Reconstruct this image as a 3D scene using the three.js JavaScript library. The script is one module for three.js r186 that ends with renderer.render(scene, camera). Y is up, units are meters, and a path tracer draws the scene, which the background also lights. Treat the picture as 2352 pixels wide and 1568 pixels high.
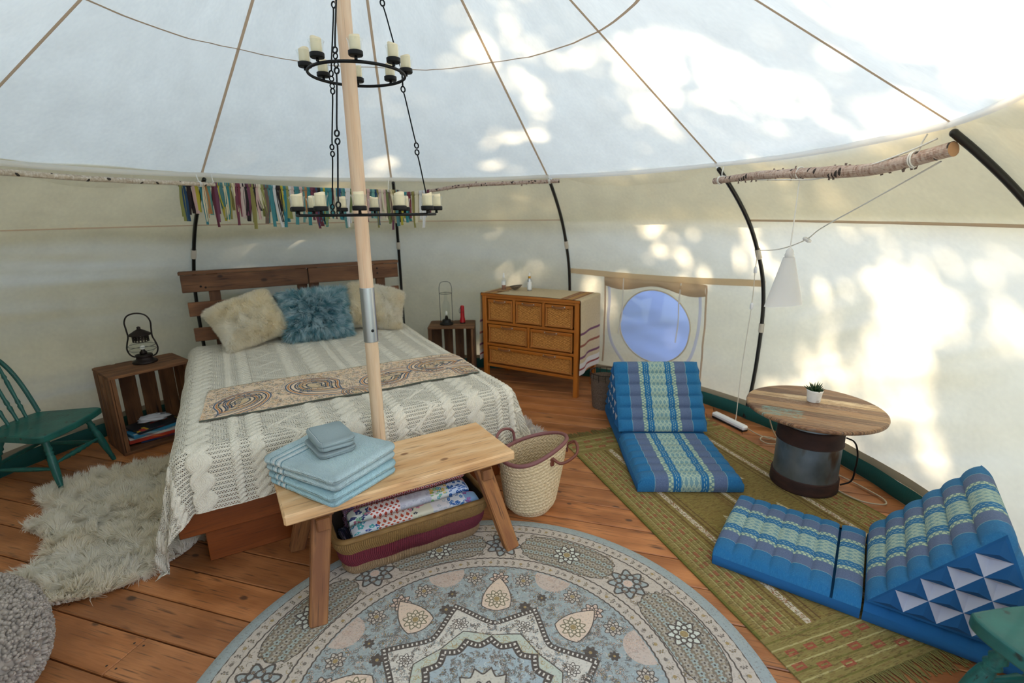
import * as THREE from 'three';
import { mergeGeometries, mergeVertices } from 'three/addons/utils/BufferGeometryUtils.js';
import { ImprovedNoise } from 'three/addons/math/ImprovedNoise.js';

// ---------- camera, sky, sun, exposure ----------
const scene = new THREE.Scene();
const rad = Math.PI / 180;
const camera = new THREE.PerspectiveCamera(68.8, 2352 / 1568, 0.02, 200);
camera.position.set(0, 1.5, 0);
camera.rotation.order = 'YXZ';
camera.focus = 2.15; camera.userData.fStop = 2.2;
camera.rotation.set(-14.5 * rad, 0, -0.64 * rad);
const renderer = new THREE.WebGLRenderer({ antialias: true });
renderer.toneMapping = THREE.LinearToneMapping;
renderer.toneMappingExposure = 1.13;
renderer.shadowMap.enabled = true;
renderer.shadowMap.type = THREE.PCFSoftShadowMap;
{
  const W = 8, H = 64, d = new Float32Array(W * H * 4), mixc = (a, b, t) => a + (b - a) * t;
  for (let y = 0; y < H; y++) {
    const el = Math.max(0, ((y + 0.5) / H - 0.5) * 2), t = Math.pow(el, 0.45);
    const c = [mixc(1.16, 0.40, t), mixc(1.15, 0.68, t), mixc(1.12, 1.30, t)];
    for (let x = 0; x < W; x++) d.set([...c, 1], (y * W + x) * 4);
  }
  const sky = new THREE.DataTexture(d, W, H, THREE.RGBAFormat, THREE.FloatType);
  sky.mapping = THREE.EquirectangularReflectionMapping; sky.magFilter = THREE.LinearFilter; sky.needsUpdate = true;
  scene.background = sky; scene.environment = sky;
  scene.backgroundIntensity = 2.5; scene.environmentIntensity = 2.5;
}
const SUN = new THREE.Vector3(Math.cos(47 * rad) * Math.cos(-30 * rad), Math.sin(47 * rad), Math.cos(47 * rad) * Math.sin(-30 * rad)); // towards the sun: to the right and a little behind the back wall
const sun = new THREE.DirectionalLight(0xfff0da, 18);
sun.name = 'sun';
sun.position.copy(SUN).multiplyScalar(20).add(new THREE.Vector3(-0.5, 0, -2.2));
sun.target.position.set(-0.5, 0, -2.2);
sun.castShadow = true; sun.shadow.radius = 1.3; sun.shadow.mapSize.set(2048, 2048);
Object.assign(sun.shadow.camera, { left: -8, right: 8, top: 8, bottom: -8, near: 1, far: 50 });
scene.add(sun, sun.target);

// ---------- helpers ----------
let seedState = 12345;
const rnd = () => { seedState = (seedState + 0x6d2b79f5) | 0; let t = Math.imul(seedState ^ (seedState >>> 15), 1 | seedState); t = (t + Math.imul(t ^ (t >>> 7), 61 | t)) ^ t; return ((t ^ (t >>> 14)) >>> 0) / 4294967296; };
const reseed = (s) => { seedState = s; };
const rr = (a, b) => a + (b - a) * rnd();
const pick = (a) => a[Math.floor(rnd() * a.length)];
const IN = new ImprovedNoise();
const nz = (x, y, z = 0) => IN.noise(x + 31.7, y + 17.3, z + 5.1);
const fbm = (x, y, z = 0, o = 4) => { let s = 0, a = 0.5; for (let i = 0; i < o; i++) { s += a * nz(x, y, z); x *= 2.03; y *= 2.03; z = z * 2.03 + 3.1; a *= 0.5; } return s; };
const clamp = (x, a = 0, b = 1) => Math.min(b, Math.max(a, x));
const lerp = (a, b, t) => a + (b - a) * t;
const sstep = (a, b, x) => { const t = clamp((x - a) / (b - a)); return t * t * (3 - 2 * t); };
const V = (x, y, z) => new THREE.Vector3(x, y, z);
const V2 = (x, y) => new THREE.Vector2(x, y);
const taken = {};
const numbered = (n) => { taken[n] = (taken[n] ?? -1) + 1; return taken[n] ? n + '_' + String(taken[n]).padStart(3, '0') : n; };
const shade = (o) => { o.castShadow = true; o.receiveShadow = true; return o; };
function thing(name, label, category, pos = [0, 0, 0], turn = 0, group) {
  const o = new THREE.Group(); o.name = numbered(name); scene.add(o);
  o.position.set(...pos); o.rotation.y = turn; o.userData = { label, category };
  if (group) o.userData.group = group;
  return o;
}
function part(parent, name, geo, mat, pos, rot) {
  const m = shade(new THREE.Mesh(geo, mat)); m.name = name; parent.add(m);
  if (pos) m.position.set(...pos);
  if (rot) m.rotation.set(...rot);
  return m;
}
function solo(name, geo, mat, label, category, pos, turn = 0, group) {
  const m = shade(new THREE.Mesh(geo, mat)); m.name = numbered(name); scene.add(m);
  if (pos) m.position.set(...pos);
  m.rotation.y = turn; m.userData = { label, category }; if (group) m.userData.group = group;
  return m;
}
function structure(name, label) { const g = new THREE.Group(); g.name = name; g.userData = { kind: 'structure' }; if (label) g.userData.label = label; scene.add(g); return g; }
function copyOf(src, label, pos, turn) {
  const c = src.clone(); c.name = numbered(src.name.replace(/_\d{3}$/, '')); c.userData = { ...src.userData, label }; scene.add(c);
  if (pos) c.position.set(...pos);
  if (turn !== undefined) c.rotation.y = turn;
  return c;
}
// textures
function dataTex(w, h, f, srgb = true) {  // f(x, y, u, v) -> [r,g,b] 0..1 (sRGB if srgb)
  const d = new Uint8Array(w * h * 4);
  for (let y = 0; y < h; y++) for (let x = 0; x < w; x++) {
    const c = f(x, y, x / w, y / h), i = (y * w + x) * 4;
    if (typeof c === 'number') { d[i] = d[i + 1] = d[i + 2] = clamp(c) * 255; } else { d[i] = clamp(c[0]) * 255; d[i + 1] = clamp(c[1]) * 255; d[i + 2] = clamp(c[2]) * 255; }
    d[i + 3] = 255;
  }
  const t = new THREE.DataTexture(d, w, h); t.wrapS = t.wrapT = THREE.RepeatWrapping; t.magFilter = THREE.LinearFilter;
  if (srgb) t.colorSpace = THREE.SRGBColorSpace;
  t.needsUpdate = true; return t;
}
function canvasTex(w, h, draw, srgb = true) {
  const c = document.createElement('canvas'); c.width = w; c.height = h; draw(c.getContext('2d'), w, h);
  const t = new THREE.CanvasTexture(c); t.wrapS = t.wrapT = THREE.RepeatWrapping; if (srgb) t.colorSpace = THREE.SRGBColorSpace; return t;
}
const hex = (h) => [(h >> 16 & 255) / 255, (h >> 8 & 255) / 255, (h & 255) / 255];
const mix3 = (a, b, t) => [lerp(a[0], b[0], t), lerp(a[1], b[1], t), lerp(a[2], b[2], t)];
// seamless noise over a period
const per = (x, p) => { const w = ((x % p) + p) % p; return w; };
function tileNoise(u, v, fu, fv, z = 0, o = 4) { // u,v in 0..1, tiles
  const a = fbm(u * fu, v * fv, z, o), b = fbm((u - 1) * fu, v * fv, z, o), c = fbm(u * fu, (v - 1) * fv, z, o), d = fbm((u - 1) * fu, (v - 1) * fv, z, o);
  const su = sstep(0.75, 1, u), sv = sstep(0.75, 1, v);
  return lerp(lerp(a, b, su), lerp(c, d, su), sv);
}
function M(color, rough = 0.8, o = {}) {
  const m = new THREE.MeshPhysicalMaterial({ color, roughness: rough, ...o });
  if (o.side === undefined) m.side = THREE.DoubleSide;
  return m;
}
// wood: u runs along the grain
function woodTex({ a, b, dark, knots = 5, seed = 1, lines = 42, wear = 0.25, w = 512, h = 512 }) {
  const A = hex(a), B = hex(b), D = hex(dark), K = [];
  reseed(seed * 977); for (let i = 0; i < knots; i++) K.push([rr(0.1, 0.9), rr(0.1, 0.9), rr(0.005, 0.013)]);
  return dataTex(w, h, (x, y, u, v) => {
    let warp = tileNoise(u, v, 3, 4, seed, 3) * 0.06, kd = 0;
    for (const [ku, kv, kr] of K) { const du = (u - ku) * 0.55, dv = v - kv, dd = Math.hypot(du, dv); warp += 0.02 * Math.exp(-dd * dd / (kr * kr * 9)) * Math.sign(dv || 1); kd = Math.max(kd, 1 - sstep(kr * 0.5, kr * 1.3, dd)); }
    const q = (v + warp) * lines, ring = 0.5 + 0.5 * Math.sin(q * 2 + 4 * tileNoise(u, v, 2, 12, seed + 3, 2));
    const fine = tileNoise(u, v, 6, 160, seed + 7, 2);
    let c = mix3(A, B, clamp(0.55 * ring + 0.9 * fine + 0.25 + tileNoise(u, v, 4, 5, seed + 11, 3) * wear * 3));
    c = mix3(c, D, clamp(Math.max(0, -fine - 0.12) * 2.2 + kd * 0.7 + Math.max(0, tileNoise(u, v, 5, 40, seed + 19, 3) - 0.22) * wear * 6));
    return c;
  });
}
const woodBump = (() => { const t = dataTex(256, 256, (x, y, u, v) => 0.5 + tileNoise(u, v, 5, 70, 2, 3) * 0.9, false); return t; })();
function woodMat(o, rough = 0.7, bump = 0.0012, extra = {}) { return M(0xffffff, rough, { map: woodTex(o), bumpMap: woodBump, bumpScale: bump, ...extra }); }
function tinted(m, f) { const c = m.clone(); c.color.setRGB(...(Array.isArray(f) ? f : [f, f, f])); return c; }
// planar uv in metres by the dominant normal; axis = grain axis index
function boxUV(g, axis = 0, ou = 0, ov = 0, scale = 1) {
  if (g.index) g = g.toNonIndexed();
  const p = g.attributes.position, n = p.count, uv = new Float32Array(n * 2);
  const a = new THREE.Vector3(), b = new THREE.Vector3(), c = new THREE.Vector3();
  for (let i = 0; i < n; i += 3) {
    a.fromBufferAttribute(p, i); b.fromBufferAttribute(p, i + 1); c.fromBufferAttribute(p, i + 2);
    const nn = b.clone().sub(a).cross(c.clone().sub(a)), ab = [Math.abs(nn.x), Math.abs(nn.y), Math.abs(nn.z)];
    const dom = ab[0] > ab[1] && ab[0] > ab[2] ? 0 : ab[1] > ab[2] ? 1 : 2, rest = [0, 1, 2].filter((k) => k !== dom);
    let ku = rest[0], kv = rest[1]; if (rest[1] === axis) { ku = rest[1]; kv = rest[0]; }
    [a, b, c].forEach((q, k) => { uv[(i + k) * 2] = q.getComponent(ku) * scale + ou; uv[(i + k) * 2 + 1] = q.getComponent(kv) * scale + ov + dom * 0.17; });
  }
  g.setAttribute('uv', new THREE.BufferAttribute(uv, 2));
  return g;
}
// chamfered box, 44 triangles, centred
function cbox(w, h, d, c = 0.004, axis, taper = 1) {
  const s = [w / 2, h / 2, d / 2], pos = [];
  c = Math.min(c, Math.min(...s) * 0.6);
  const vert = (sx, sy, sz, k) => { const v = [sx * s[0], sy * s[1], sz * s[2]], q = [sx, sy, sz]; for (let i = 0; i < 3; i++) if (i !== k) v[i] -= q[i] * c; return v; };
  const tri = (a, b, e, out) => { const u = [b[0] - a[0], b[1] - a[1], b[2] - a[2]], v = [e[0] - a[0], e[1] - a[1], e[2] - a[2]]; const n = [u[1] * v[2] - u[2] * v[1], u[2] * v[0] - u[0] * v[2], u[0] * v[1] - u[1] * v[0]]; if (n[0] * out[0] + n[1] * out[1] + n[2] * out[2] < 0) pos.push(...a, ...e, ...b); else pos.push(...a, ...b, ...e); };
  const quad = (a, b, e, f, out) => { tri(a, b, e, out); tri(a, e, f, out); };
  for (let k = 0; k < 3; k++) for (const sg of [-1, 1]) {
    const i = (k + 1) % 3, j = (k + 2) % 3, m = (p, q) => { const t = [0, 0, 0]; t[k] = sg; t[i] = p; t[j] = q; return vert(t[0], t[1], t[2], k); }, o = [0, 0, 0]; o[k] = sg;
    quad(m(-1, -1), m(1, -1), m(1, 1), m(-1, 1), o);
  }
  for (let k = 0; k < 3; k++) for (const p of [-1, 1]) for (const q of [-1, 1]) {
    const i = (k + 1) % 3, j = (k + 2) % 3, m = (e, f) => { const t = [0, 0, 0]; t[k] = e; t[i] = p; t[j] = q; return vert(t[0], t[1], t[2], f); }, o = [0, 0, 0]; o[i] = p; o[j] = q;
    quad(m(-1, i), m(1, i), m(1, j), m(-1, j), o);
  }
  for (const x of [-1, 1]) for (const y of [-1, 1]) for (const z of [-1, 1]) tri(vert(x, y, z, 0), vert(x, y, z, 1), vert(x, y, z, 2), [x, y, z]);
  if (taper !== 1) for (let i = 0; i < pos.length; i += 3) { const f = lerp(taper, 1, (pos[i + 1] + s[1]) / h); pos[i] *= f; pos[i + 2] *= f; }
  let g = new THREE.BufferGeometry(); g.setAttribute('position', new THREE.Float32BufferAttribute(pos, 3));
  g.computeVertexNormals();
  const ax = axis ?? (w >= h && w >= d ? 0 : h >= d ? 1 : 2);
  return boxUV(g, ax, rr(0, 3), rr(0, 3));
}
const at = (g, x = 0, y = 0, z = 0, rx = 0, ry = 0, rz = 0) => { g.applyMatrix4(new THREE.Matrix4().makeRotationFromEuler(new THREE.Euler(rx, ry, rz)).setPosition(x, y, z)); return g; };
const merge = (list) => mergeGeometries(list.map((g) => { const q = g.index ? g.toNonIndexed() : g; for (const k of Object.keys(q.attributes)) if (!['position', 'normal', 'uv'].includes(k)) q.deleteAttribute(k); return q; }));
const lathe = (pts, seg = 32) => new THREE.LatheGeometry(pts.map(([r, y]) => V2(r, y)), seg);
const tube = (pts, r, seg = 32, rad_ = 8, closed = false) => new THREE.TubeGeometry(new THREE.CatmullRomCurve3(pts.map((p) => (p.isVector3 ? p : V(...p))), closed, 'centripetal'), seg, r, rad_, closed);
// grid surface from f(u,v)->[x,y,z], uv from g(u,v)
function surf(nu, nv, f, guv = (u, v) => [u, v]) {
  const pos = [], uv = [], idx = [];
  for (let j = 0; j <= nv; j++) for (let i = 0; i <= nu; i++) { const u = i / nu, v = j / nv, p = f(u, v); pos.push(...(p.isVector3 ? [p.x, p.y, p.z] : p)); uv.push(...guv(u, v)); }
  for (let j = 0; j < nv; j++) for (let i = 0; i < nu; i++) { const a = j * (nu + 1) + i, b = a + 1, c = a + nu + 1, d = c + 1; idx.push(a, b, d, a, d, c); }
  const g = new THREE.BufferGeometry(); g.setAttribute('position', new THREE.Float32BufferAttribute(pos, 3)); g.setAttribute('uv', new THREE.Float32BufferAttribute(uv, 2)); g.setIndex(idx); g.computeVertexNormals();
  return g;
}
// a rod of varying radius between two points; prof [[t, r], ...]
function turned(a, b, prof, seg = 14) {
  a = V(...a); b = V(...b); const len = a.distanceTo(b);
  const g = lathe(prof.map(([t, r]) => [r, t * len]), seg);
  const q = new THREE.Quaternion().setFromUnitVectors(V(0, 1, 0), b.clone().sub(a).normalize());
  g.applyQuaternion(q); g.translate(a.x, a.y, a.z); return g;
}
// ---------- the tent ----------
const CX = -0.53, CZ = -2.2, APEX = V(-0.6, 3.08, -2.2);
const POLE = [-175, -138.8, -101.6, -66, -28.8, 12, 46, 79, 113.4, 149.2];      // pole angles, degrees
const PROF = new THREE.CatmullRomCurve3([[2.6, 0], [2.645, 0.2], [2.67, 0.45], [2.672, 0.8], [2.63, 1.02], [2.55, 1.2], [2.44, 1.38], [2.32, 1.52], [2.17, 1.66], [2.04, 1.765]].map(([r, y]) => V(r, y, 0)));
const PLEN = PROF.getLength();
const PP = []; for (let i = 0; i <= 200; i++) PP.push(PROF.getPointAt(i / 200));
const profAt = (t) => { const q = clamp(t) * 200, i = Math.min(199, Math.floor(q)), f = q - i; return [lerp(PP[i].x, PP[i + 1].x, f), lerp(PP[i].y, PP[i + 1].y, f)]; };
const polar = (deg, r) => [CX + r * Math.cos(deg * rad), CZ + r * Math.sin(deg * rad)];
function wallPoint(k, s, t, inset = 0) {
  const a0 = POLE[k], a1 = POLE[(k + 1) % 10] + (k === 9 ? 360 : 0), ang = lerp(a0, a1, s);
  let [r, y] = profAt(t); const bow = Math.sin(Math.PI * s);
  r *= 1 - 0.022 * bow * sstep(0, 0.3, t);
  y += 0.035 * bow * sstep(0.85, 1, t);
  const arc = ang * rad * 2.6;
  const wr = k <= 1 ? 0.034 * nz(arc * 0.6, y * 7 + arc * 0.7, 2) + 0.020 * nz(arc * 0.9, y * 19 + arc * 1.6, 4)
    : k === 4 ? 0.022 * nz(arc * 0.9 + y * 1.2, y * 6 - arc * 3.2, 6) + 0.008 * nz(arc * 2, y * 15 - arc * 7, 3)
      : 0.014 * nz(arc * 0.9, y * 6 + arc * 1.3, 8) + 0.006 * nz(arc * 1.5, y * 15 - arc * 3, 9);
  r += wr * bow * sstep(0, 0.08, t) - inset;
  const [x, z] = polar(ang, r); return V(x, y, z);
}
const canvasBump = dataTex(256, 256, (x, y) => 0.5 + 0.25 * Math.sin(x * Math.PI / 2) * Math.sin(y * Math.PI / 2) + 0.3 * nz(x * 0.2, y * 0.2), false);
const canvasMap = dataTex(512, 512, (x, y, u, v) => { const n = tileNoise(u, v, 7, 7, 3, 5) * 0.05 + tileNoise(u, v, 60, 60, 8, 2) * 0.03; return [0.945 + n, 0.905 + n, 0.80 + n * 0.9]; });
canvasMap.repeat.set(0.7, 0.7); 
const canvas = M(0xffffff, 1, { map: canvasMap, transmission: 0.5, thickness: 0, specularIntensity: 0.15 });
const tape = M(0xd0b89e, 0.95, { transmission: 0.25 });
const tapeLight = M(0xe6e2da, 0.95, { transmission: 0.3 });
const whiteTape = M(0xf4f4f6, 0.95, { transmission: 0.4 });
const tealSkirt = M(0x0b5552, 0.65, { bumpMap: canvasBump, bumpScale: 0.001 });
const blackRod = M(0x0b0b0c, 0.38, { clearcoat: 0.3 });
const WALLS = ['wall_left', 'wall_back_left', 'wall_back', 'wall_window', 'wall_right', 'wall_front_right', null, 'wall_front', 'wall_front_left', 'wall_far_left'];
const WALL_LABEL = ['cream canvas tent wall with soft horizontal folds behind the green chair', 'cream canvas tent wall behind the headboard', 'cream canvas tent wall behind the chest of drawers', 'cream canvas tent wall with the round window', 'sunlit white canvas tent wall behind the round table', 'canvas tent wall beside the doorway', null, 'canvas tent wall', 'canvas tent wall', 'canvas tent wall'];
const ribbon = (pts, w, normalAt) => { // flat strip along pts, width w, lying across normals
  const pos = [], idx = [], uv = []; let L = 0;
  for (let i = 0; i < pts.length; i++) {
    const t = pts[Math.min(i + 1, pts.length - 1)].clone().sub(pts[Math.max(i - 1, 0)]).normalize(), n = normalAt(pts[i], i), s = t.clone().cross(n).normalize().multiplyScalar(w / 2);
    if (i) L += pts[i].distanceTo(pts[i - 1]);
    pos.push(...pts[i].clone().add(s).toArray(), ...pts[i].clone().addScaledVector(n, 0.0022).toArray(), ...pts[i].clone().sub(s).toArray()); uv.push(L, 0, L, w / 2, L, w);
    if (i) { const a = (i - 1) * 3; idx.push(a, a + 1, a + 4, a, a + 4, a + 3, a + 1, a + 2, a + 5, a + 1, a + 5, a + 4); }
  }
  const g = new THREE.BufferGeometry(); g.setAttribute('position', new THREE.Float32BufferAttribute(pos, 3)); g.setAttribute('uv', new THREE.Float32BufferAttribute(uv, 2)); g.setIndex(idx); g.computeVertexNormals(); return g;
};
const inward = (p) => V(CX - p.x, 0, CZ - p.z).normalize();
const wallLine = (k, s0, t0, s1, t1, n = 40, inset = 0.004) => { const o = []; for (let i = 0; i <= n; i++) o.push(wallPoint(k, lerp(s0, s1, i / n), lerp(t0, t1, i / n), inset)); return o; };
const tOfY = (y) => { let b = 0; for (let i = 0; i <= 200; i++) if (PP[i].y <= y) b = i / 200; return b; };
const WIN = { s: 0.478, t: tOfY(0.55), r: 0.318 }, ARC = 37.2 * rad * 2.6; // the round window, in its panel
for (let k = 0; k < 10; k++) {
  if (!WALLS[k]) continue;
  const w = structure(WALLS[k], WALL_LABEL[k]);
  let g;
  if (k === 3) { // panel with the round hole: rings from the hole out to the panel's edges
    const NA = 144, NR = 36, pos = [], uv = [], idx = [];
    for (let j = 0; j <= NR; j++) for (let i = 0; i <= NA; i++) {
      const a = i / NA * 2 * Math.PI, dx = Math.cos(a), dy = Math.sin(a), bx = dx > 0 ? (1 - WIN.s) * ARC / dx : dx < 0 ? -WIN.s * ARC / dx : 1e9, by = dy > 0 ? (1 - WIN.t) * PLEN / dy : dy < 0 ? -WIN.t * PLEN / dy : 1e9;
      const R = lerp(WIN.r, Math.min(bx, by), Math.pow(j / NR, 1.2)), s = clamp(WIN.s + R * dx / ARC), t = clamp(WIN.t + R * dy / PLEN);
      pos.push(...wallPoint(k, s, t).toArray()); uv.push(s * 1.7, t * PLEN);
    }
    for (let j = 0; j < NR; j++) for (let i = 0; i < NA; i++) { const a = j * (NA + 1) + i; idx.push(a, a + 1, a + NA + 2, a, a + NA + 2, a + NA + 1); }
    g = new THREE.BufferGeometry(); g.setAttribute('position', new THREE.Float32BufferAttribute(pos, 3)); g.setAttribute('uv', new THREE.Float32BufferAttribute(uv, 2)); g.setIndex(idx); g.computeVertexNormals();
  } else g = surf(64, 72, (u, v) => wallPoint(k, u, v), (u, v) => [u * 1.7 + k * 0.31, v * PLEN]);
  part(w, 'canvas', g, canvas);
  if (k !== 3) part(w, 'seam', ribbon(wallLine(k, 0, tOfY(1.44), 1, tOfY(1.44)), k === 4 ? 0.014 : 0.009, inward), tape);
  part(w, 'base_tape', ribbon(wallLine(k, 0, 0.05, 1, 0.05, 30), 0.05, inward), M(0xb5a68e, 0.95, { transmission: 0.1 }));
  const sk = structure('baseboard_' + WALLS[k].slice(5), 'dark teal groundsheet edge along the foot of the tent wall');
  part(sk, 'groundsheet_edge', surf(40, 4, (u, v) => { const p = wallPoint(k, u, 0.02, 0), n = inward(p), h = lerp(0.0, 0.1, v), o = 0.035 + 0.012 * Math.sin(v * 3) + 0.01 * nz(u * 9, k); return [p.x + n.x * o, h, p.z + n.z * o]; }), tealSkirt);
}
{ // window pane, hem and flap on the window wall
  const w = scene.getObjectByName('wall_window');
  const ring = (R, n, ins) => { const o = []; for (let i = 0; i < n; i++) { const a = i / n * 2 * Math.PI; o.push(wallPoint(3, WIN.s + R * Math.cos(a) / ARC, WIN.t + R * Math.sin(a) / PLEN, ins)); } return o; };
  const win = structure('window_1', 'round clear plastic window with a cream hem');
  const pane = M(0xc4d2ff, 0.93, { transmission: 0.96, thickness: 0, specularIntensity: 0.5 });
  part(win, 'pane', surf(48, 14, (u, v) => { const a = u * 2 * Math.PI, R = v * (WIN.r + 0.004); return wallPoint(3, WIN.s + R * Math.cos(a) / ARC, WIN.t + R * Math.sin(a) / PLEN, 0.001); }), pane);
  part(win, 'hem', tube(ring(WIN.r, 72, 0.005), 0.0055, 144, 6, true), M(0xcfc4ae, 0.9));
  const tB = tOfY(0.985);
  part(w, 'header_tape', ribbon(wallLine(3, 0, tB, 1, tB + 0.012).map((p, i) => { p.y -= 0.03 * Math.sin(i / 40 * Math.PI); return p; }), 0.05, inward), M(0xdcc4a0, 0.95, { transmission: 0.3 }));
  for (const [s, name] of [[0.2, 'flap_seam'], [0.735, 'flap_seam']]) part(w, name, ribbon(wallLine(3, s, 0.08, s, tB - 0.02), 0.016, inward), tape);
  const rolled = M(0xc5ad90, 0.95, { transmission: 0.35 });
  part(w, 'rolled_flap', surf(50, 10, (u, v) => { const s = lerp(0.2, 0.735, u), p = wallPoint(3, s, tB - 0.018 - v * 0.055 * (0.75 + 0.25 * Math.sin(u * 9)), 0.008 + 0.016 * Math.sin(v * Math.PI) + 0.006 * nz(u * 14, v * 2)); return p; }), rolled);
  const zipM = M(0xe2e6ff, 0.8, { transmission: 0.6 });
  const zl = [[0.222, tOfY(0.93)], [0.226, tOfY(0.75)], [0.222, tOfY(0.55)], [0.245, tOfY(0.36)], [0.30, tOfY(0.22)], [0.36, tOfY(0.12)]], zr = [[0.705, tOfY(0.92)], [0.71, tOfY(0.7)], [0.703, tOfY(0.5)], [0.675, tOfY(0.33)], [0.63, tOfY(0.22)], [0.56, tOfY(0.12)]];
  for (const z of [zl, zr]) { const c = new THREE.CatmullRomCurve3(z.map(([s, t]) => wallPoint(3, s, t, 0.008))); part(w, 'zip', ribbon(c.getPoints(50), 0.026, inward), zipM); }
  for (const s of [0.31, 0.615]) { const c = new THREE.CatmullRomCurve3([[s, tB - 0.02, 0.02], [s - 0.004, tB - 0.1, 0.03], [s - 0.006, tB - 0.18, 0.03], [s - (s < 0.5 ? 0.022 : 0.012), tB - 0.27, 0.03]].map(([a, b, i]) => wallPoint(3, a, b, i))); part(w, 'toggle_tie', ribbon(c.getPoints(20), 0.012, inward), tapeLight); }
}
{ // roof
  const roof = structure('ceiling', 'pale canvas tent roof with tan seams');
  const EAVE = 2.52;
  const edge = (k, s) => { const a0 = POLE[k], a1 = POLE[(k + 1) % 10] + (k === 9 ? 360 : 0); return lerp(a0, a1, s); };
  const roofPoint = (k, s, v, drop = 0) => { // v 0 apex .. 1 outer edge
    const chord = Math.cos((edge(k, 1) - edge(k, 0)) / 2 * rad) / Math.cos((edge(k, s) - (edge(k, 0) + edge(k, 1)) / 2) * rad);
    const r = lerp(0.06, EAVE, v) * lerp(chord, 1, 0.35), y0 = 1.77 - (EAVE - 2.05) * 0.64;
    const cx = lerp(APEX.x, CX, v), ang = edge(k, s);
    let y = lerp(APEX.y, y0, v) - 0.02 * Math.sin(Math.PI * s) * Math.sin(Math.PI * Math.min(1, v * 1.2)) + 0.006 * nz(ang * 0.25, v * 3) * Math.sin(Math.PI * s);
    return V(cx + r * Math.cos(ang * rad), y - drop, CZ + r * Math.sin(ang * rad));
  };
  const down = () => V(0, -1, 0);
  for (let k = 0; k < 10; k++) {
    const vmax = k === 6 ? 0.86 : 1; // rolled back over the doorway
    part(roof, 'canvas_panel', surf(36, 48, (u, v) => roofPoint(k, u, v * vmax), (u, v) => [u * 1.4 + k * 0.37, v * 2.6]), canvas);
    const seam = []; for (let i = 0; i <= 40; i++) seam.push(roofPoint(k, 0, lerp(0.02, 0.815, i / 40), 0.006));
    part(roof, 'seam_tape', ribbon(seam, 0.015, down), tape);
    const rg = []; for (let i = 0; i <= 14; i++) rg.push(roofPoint(k, i / 14, 0.445, 0.006));
    part(roof, 'ring_tape', ribbon(rg, 0.017, down), tape);
    if (k !== 6) { // white edge tape strung from pole to pole under the roof
      const a = wallPoint(k, 0, 1), b = wallPoint(k, 1, 1), pts = [];
      for (let i = 0; i <= 20; i++) { const p = a.clone().lerp(b, i / 20), q = wallPoint(k, i / 20, 1); p.lerp(q, 0.6); p.y = 1.765 - 0.012 * Math.sin(Math.PI * i / 20); pts.push(p); }
      part(roof, 'eave_tape', surf(30, 5, (u, v) => { const p = new THREE.CatmullRomCurve3(pts).getPoint(u), n = inward(p), a2 = v * 2.6 - 0.4; return [p.x + n.x * (0.012 * Math.sin(a2) + 0.006), p.y + 0.018 - 0.03 * v, p.z + n.z * (0.012 * Math.sin(a2) + 0.006)]; }), k >= 3 && k <= 5 ? whiteTape : tapeLight);
    }
  }
}
// bowed black poles
const POLE_LABEL = ['curved black tent pole at the far left', 'curved black tent pole behind the left end of the headboard', 'curved black tent pole behind the right end of the headboard', 'curved black tent pole behind the chest of drawers', 'curved black tent pole between round window and round table', 'curved black tent pole at the upper right by the thick branch end'];
const sleeveM = M(0xd9d2c6, 0.95, { transmission: 0.2 });
POLE.forEach((deg, k) => {
  const g = thing('tent_pole', POLE_LABEL[k] ?? 'curved black tent pole ' + ['right of the doorway', 'left of the doorway', 'in the front left wall', 'in the far left wall'][k - 6], 'tent pole', [...((p) => [p[0], 0, p[1]])(polar(deg, 2.55))], 0, 'bowed tent poles');
  const pts = []; for (let i = 0; i <= 24; i++) { const [r, y] = profAt(i / 24 * 0.97), [x, z] = polar(deg, r - 0.035); pts.push(V(x - g.position.x, y + 0.012, z - g.position.z)); }
  part(g, 'rod', tube(pts, 0.0135, 60, 10), blackRod);
  part(g, 'end_cap', new THREE.SphereGeometry(0.0137, 12, 8), blackRod, pts[24].toArray());
  for (const y of k === 4 ? [1.2, 0.67] : [1.21]) {
    const [r] = profAt(tOfY(y)), q = [-0.032, 0, 0.032].map((d) => { const [rr_] = profAt(tOfY(y + d)), [x, z] = polar(deg, rr_ - 0.035); return V(x - g.position.x, y + d + 0.012, z - g.position.z); });
    part(g, 'fabric_sleeve', tube(q, 0.0185, 8, 12), sleeveM);
  }
});
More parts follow.
